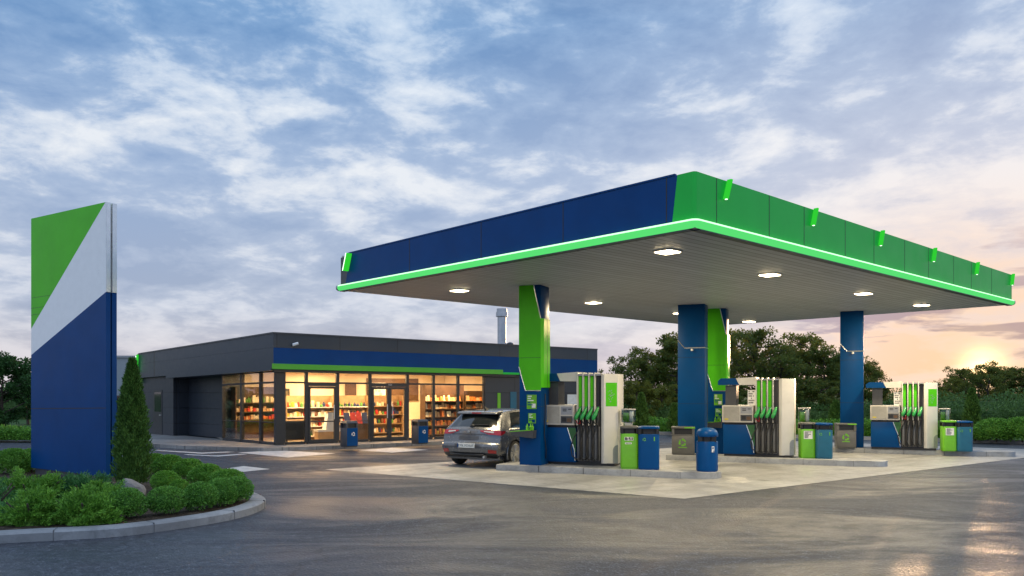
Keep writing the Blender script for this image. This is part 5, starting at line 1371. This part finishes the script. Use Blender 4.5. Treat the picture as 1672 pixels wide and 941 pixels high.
# ------------------------------------------------------------------ trees, hedges
def tree_mesh(seed, airy=.0, wide=1.0, n_limb=13, per=95, leaf=.17, mat='tree', h=6.0, low=.16):
    """(trunk MB mesh, crown mesh) of a tree of height h: tapered trunk, limbs, twigs, leaf clumps at the twig ends"""
    r_ = np.random.default_rng(seed); m = MB()
    top = np.array([r_.uniform(-.2, .2), r_.uniform(-.2, .2), h * .86])
    pts = [np.array([0, 0, -.1])] + [top * t_ + np.array([r_.normal() * .07, r_.normal() * .07, 0]) for t_ in (.2, .4, .6, .8, 1.0)]
    m.tube([tuple(p) for p in pts], [.16, .13, .11, .085, .05, .02], 8)
    ends = []
    for k in range(n_limb):
        f = low + .08 + (1 - low - .08) * (k + r_.uniform(0, .8)) / n_limb; base = top * min(f, .98); az = k * 2.4 + r_.uniform(-.5, .5)
        span = wide * h * .36 * math.sin(math.pi * min(1, (.22 + .78 * (1 - abs(f - .45) / .62)) * .5)) * r_.uniform(.55, 1.3)
        d = np.array([math.cos(az), math.sin(az), r_.uniform(.15, .75)])
        tip = base + d * span; mid = base + d * span * .5 + np.array([0, 0, -.05 * span])
        m.tube([tuple(base), tuple(mid), tuple(tip)], [.05, .035, .012], 5)
        for j in range(8):
            u = r_.uniform(.35, 1); s = base + (tip - base) * u
            d2 = d * .5 + r_.normal(size=3) * .8; d2 /= np.linalg.norm(d2); e = s + d2 * r_.uniform(.3, .75) * (h / 6)
            m.tube([tuple(s), tuple(e)], [.016, .006], 4); ends.append(e)
        ends.append(tip)
    for j in range(6): ends.append(top + r_.normal(size=3) * np.array([.35, .35, .25]) + np.array([0, 0, .25]))
    P, A = [], []
    for e in ends:
        if r_.random() < airy: continue
        n = int(per * .72 * r_.uniform(.5, 1.3)); cr_ = r_.uniform(.16, .42) * h / 6
        v = r_.normal(size=(n, 3)); v /= np.linalg.norm(v, axis=1, keepdims=True)
        p = e + v * (cr_ * r_.random(n) ** .45)[:, None] * np.array([1.15, 1.15, .75]); P.append(p); A.append(v + r_.normal(size=(n, 3)) * .9 + np.array([0, 0, -.15]))
    P = np.concatenate(P); A = np.concatenate(A); k = P[:, 2] > .25; P, A = P[k], A[k]
    c = leaves('crown', P, A, leaf * rg.uniform(.7, 1.35, len(P)), leaf * .62, mat); t = m.build('trunk', 'bark', None, 60)
    cd, td = c.data, t.data; bpy.data.objects.remove(c); bpy.data.objects.remove(t); return td, cd, float(P[:, 2].max())
KINDS_ = {
    'dense': [tree_mesh(1, .03, 1.15, 17, 108, .18, 'tree', 6, .10), tree_mesh(2, .04, 1.2, 17, 108, .18, 'tree', 6, .08)],
    'loose': [tree_mesh(3, .12, 1.15, 15, 90, .17, 'tree', 6, .2), tree_mesh(4, .15, 1.2, 15, 90, .17, 'tree2', 6, .22)],
    'left': [tree_mesh(9, 0, .9, 18, 170, .17, 'treeg', 6, .02)],
    'airy': [tree_mesh(5, .30, 1.2, 15, 80, .16, 'tree', 6, .25)],
    'shrub': [tree_mesh(6, 0, 1.5, 14, 120, .15, 'tree2', 4, .0), tree_mesh(7, 0, 1.45, 14, 120, .15, 'tree', 4, .0)],
}
def tree(kind, px, ptop, Y, label, i=0, sxy=1.0, group='trees beyond the forecourt'):
    td, cd, hh = KINDS_[kind][i % len(KINDS_[kind])]
    X, _ = PX(px, Y); z0 = .09; h = H + (HZ - ptop) / F * Y - z0; s = h / hh
    t = thing('broadleaf_tree' if kind != 'shrub' else 'bushy_tree', label, 'tree', (X, Y, z0), random.uniform(0, 6.28), group)
    link('trunk', td, t); link('crown', cd, t); t.scale = (s * sxy, s * sxy, s)
    return t
T = [('loose', 1032, 574, 47, 'loose crowned tree right of the nearest pump, leftmost of the tree line', 0, 1.0),
     ('dense', 1072, 566, 52, 'dense tree behind the leftmost tree of the line, left of the middle blue column', 0, 1.0),
     ('dense', 1106, 543, 46, 'tall dark tree rising at the left edge of the middle blue column', 1, 1.0),
     ('dense', 1150, 552, 53, 'dense tree hidden behind the middle blue column', 0, 1.1),
     ('loose', 1198, 538, 50, 'dark loose tree just right of the green column', 1, 1.0),
     ('airy', 1240, 530, 46, 'airy tree above the middle pump with sky showing through its branches', 0, 1.1),
     ('loose', 1275, 562, 45, 'loose tree behind the white end of the middle pump', 0, 1.0),
     ('loose', 1318, 543, 48, 'loose branched tree above the green bin of the middle island', 1, 1.0),
     ('dense', 1345, 566, 46, 'dark full tree left of the rightmost blue column', 1, 1.0),
     ('dense', 1385, 574, 52, 'dark tree hidden behind the rightmost blue column', 0, 1.0),
     ('loose', 1420, 588, 46, 'loose tree reddened by the sunset right of the rightmost blue column', 0, .9),
     ('loose', 1478, 636, 58, 'low tree showing above the farthest pump', 1, 1.2),
     ('loose', 1515, 628, 60, 'low tree at the right end of the farthest pump', 0, 1.1),
     ('loose', 1548, 617, 62, 'yellowish loose tree left of the setting sun', 1, 1.1),
     ('airy', 1578, 598, 64, 'airy tree just left below the setting sun', 0, 1.1),
     ('loose', 1615, 589, 60, 'loose tree right below the setting sun', 0, 1.1),
     ('dense', 1648, 597, 62, 'dense tree near the right edge of the picture', 0, 1.2),
     ('dense', 1680, 604, 60, 'tree cut by the right edge of the picture', 1, 1.2),
     ('dense', 1562, 613, 66, 'full tree standing left of the airy tree under the sun', 0, 1.2),
     ('dense', 1598, 606, 67, 'full tree directly under the setting sun', 1, 1.2),
     ('loose', 1498, 634, 64, 'low loose tree above the right end of the farthest pump', 0, 1.3),
     ('shrub', 1040, 622, 42, 'olive bushy tree behind the small cypress and the nearest pump', 0, 1.1),
     ('shrub', 1080, 628, 43, 'bushy tree low in front of the tree line, left of the middle column', 0, 1.1),
     ('shrub', 1195, 628, 43, 'bushy tree low behind the header of the middle pump', 1, 1.2),
     ('shrub', 1240, 632, 44, 'bushy tree seen through the opening of the middle pump', 1, 1.2),
     ('shrub', 1290, 618, 42, 'bushy tree right behind the middle pump and its bins', 1, 1.2),
     ('shrub', 1340, 622, 42, 'dark bushy tree behind the grey bin of the rightmost column', 1, 1.2),
     ('shrub', 1432, 630, 44, 'bushy tree behind the left end of the farthest pump', 1, 1.1),
     ('shrub', 1530, 640, 54, 'bushy tree right of the farthest pump below the yellowish tree', 0, 1.2),
     ('shrub', 1570, 644, 55, 'bushy tree behind the tall cypress at the right', 0, 1.3),
     ('shrub', 1625, 640, 54, 'bushy tree below the loose tree under the sun', 1, 1.3),
     ('shrub', 1665, 642, 54, 'bushy tree at the right edge above the hedge', 1, 1.3),
     ('left', 4, 576, 32, 'dense dark tree at the left edge of the picture', 0, 1.0),
     ('left', 46, 606, 44, 'dark tree just left behind the sign', 0, 1.0),
     ('dense', 118, 640, 60, 'dark tree far behind the sign', 1, 1.4),
     ('shrub', 232, 645, 52, 'dark bushy tree under the annex roof behind the cypress', 1, 1.3)]
for (k_, px, pt_, Y, lb, i, s_) in T: tree(k_, px, pt_, Y, lb, i, s_)
# clipped and rough hedges: boxes of leaves
def hedge(p0, p1, w, h, n, label, mat='hedge', ln=.12, group=None, wob=.12, z=.09):
    a, b = Vector(p0), Vector(p1); L_ = (b - a).length
    t = thing('hedge', label, 'hedge', (a.x, a.y, z), math.atan2(b.y - a.y, b.x - a.x), group)
    r_ = rg; x = r_.uniform(0, L_, n); hh = h * (1 + wob * (np.sin(x * 1.9) * .5 + np.sin(x * .73 + 1) * .5 + np.sin(x * 4.3) * .3))
    th = r_.uniform(-.25, math.pi + .25, n); q = 1 - .35 * r_.random(n) ** 1.7
    y = np.cos(th) * w / 2 * q; zz = np.maximum(.02, (.12 + .88 * np.maximum(0, np.sin(th))) * hh * q); lowm = r_.random(n) < .4
    zz = np.where(lowm, r_.random(n) * hh * .85, zz); y = np.where(lowm, np.sign(y) * w / 2 * r_.uniform(.75, 1.0, n), y)
    pos = np.stack([x, y, zz], 1); ax = np.stack([r_.normal(0, .6, n), y / w * 2 + r_.normal(0, .5, n), .6 + r_.normal(0, .5, n)], 1)
    cv = [(0, -w * .38, 0), (L_, -w * .38, 0), (L_, w * .38, 0), (0, w * .38, 0), (0, -w * .3, h * .72), (L_, -w * .3, h * .72), (L_, w * .3, h * .72), (0, w * .3, h * .72)]
    cf = [(0, 1, 5, 4), (1, 2, 6, 5), (2, 3, 7, 6), (3, 0, 4, 7), (4, 5, 6, 7)]
    leaves('foliage', pos, ax, ln * r_.uniform(.7, 1.3, n), ln * .6, mat, t, (cv, cf)); return t
hedge(PX(1000, 37.5), PX(1395, 33.2), 1.0, .62, 9000, 'low bright clipped hedge along the kerb behind the middle pump', 'bush2', .10)
hedge(PX(1385, 33.0), PX(1560, 31.5), .9, .62, 5000, 'low clipped hedge along the kerb behind the farthest pump', 'bush2', .10)
hedge(PX(985, 42.5), PX(1420, 40.5), 1.6, 1.15, 9000, 'rough grey green hedge in front of the tree line', 'hedge', .14)
hedge(PX(1400, 40), PX(1800, 39), 1.8, 1.25, 9000, 'rough dark hedge at the right below the sunlit trees', 'hedge', .14)
hedge(PX(1440, 47), PX(1850, 46), 2.2, 1.75, 9000, 'tall pale hedge farther back at the right below the sun', 'hedge', .15, None, .22)
hedge(PX(-60, 30.2), PX(110, 30.2), 1.1, .48, 5000, 'low clipped hedge along the kerb left of the sign', 'bush2', .09)
hedge(PX(-80, 52), PX(260, 56), 2.5, 2.2, 6000, 'dark hedge far behind the sign at the left', 'hedge', .18)
for i, (px, pb, r, lb) in enumerate(((1640, 722, 27, 'big round bush by the kerb at the right, left of the one at the edge'), (1684, 723, 29, 'big round bush by the kerb cut by the right edge'), (1600, 720, 17, 'round bush by the kerb at the foot of the tall cypress'), (1622, 719, 18, 'small round bush behind the big round bush at the right'), (1570, 719, 15, 'round bush by the kerb behind the far teal bin'))):
    ball_bush(px, pb, r, i, lb, BALLS2, .09, 1.15, .85, 'round bushes along the right kerb')
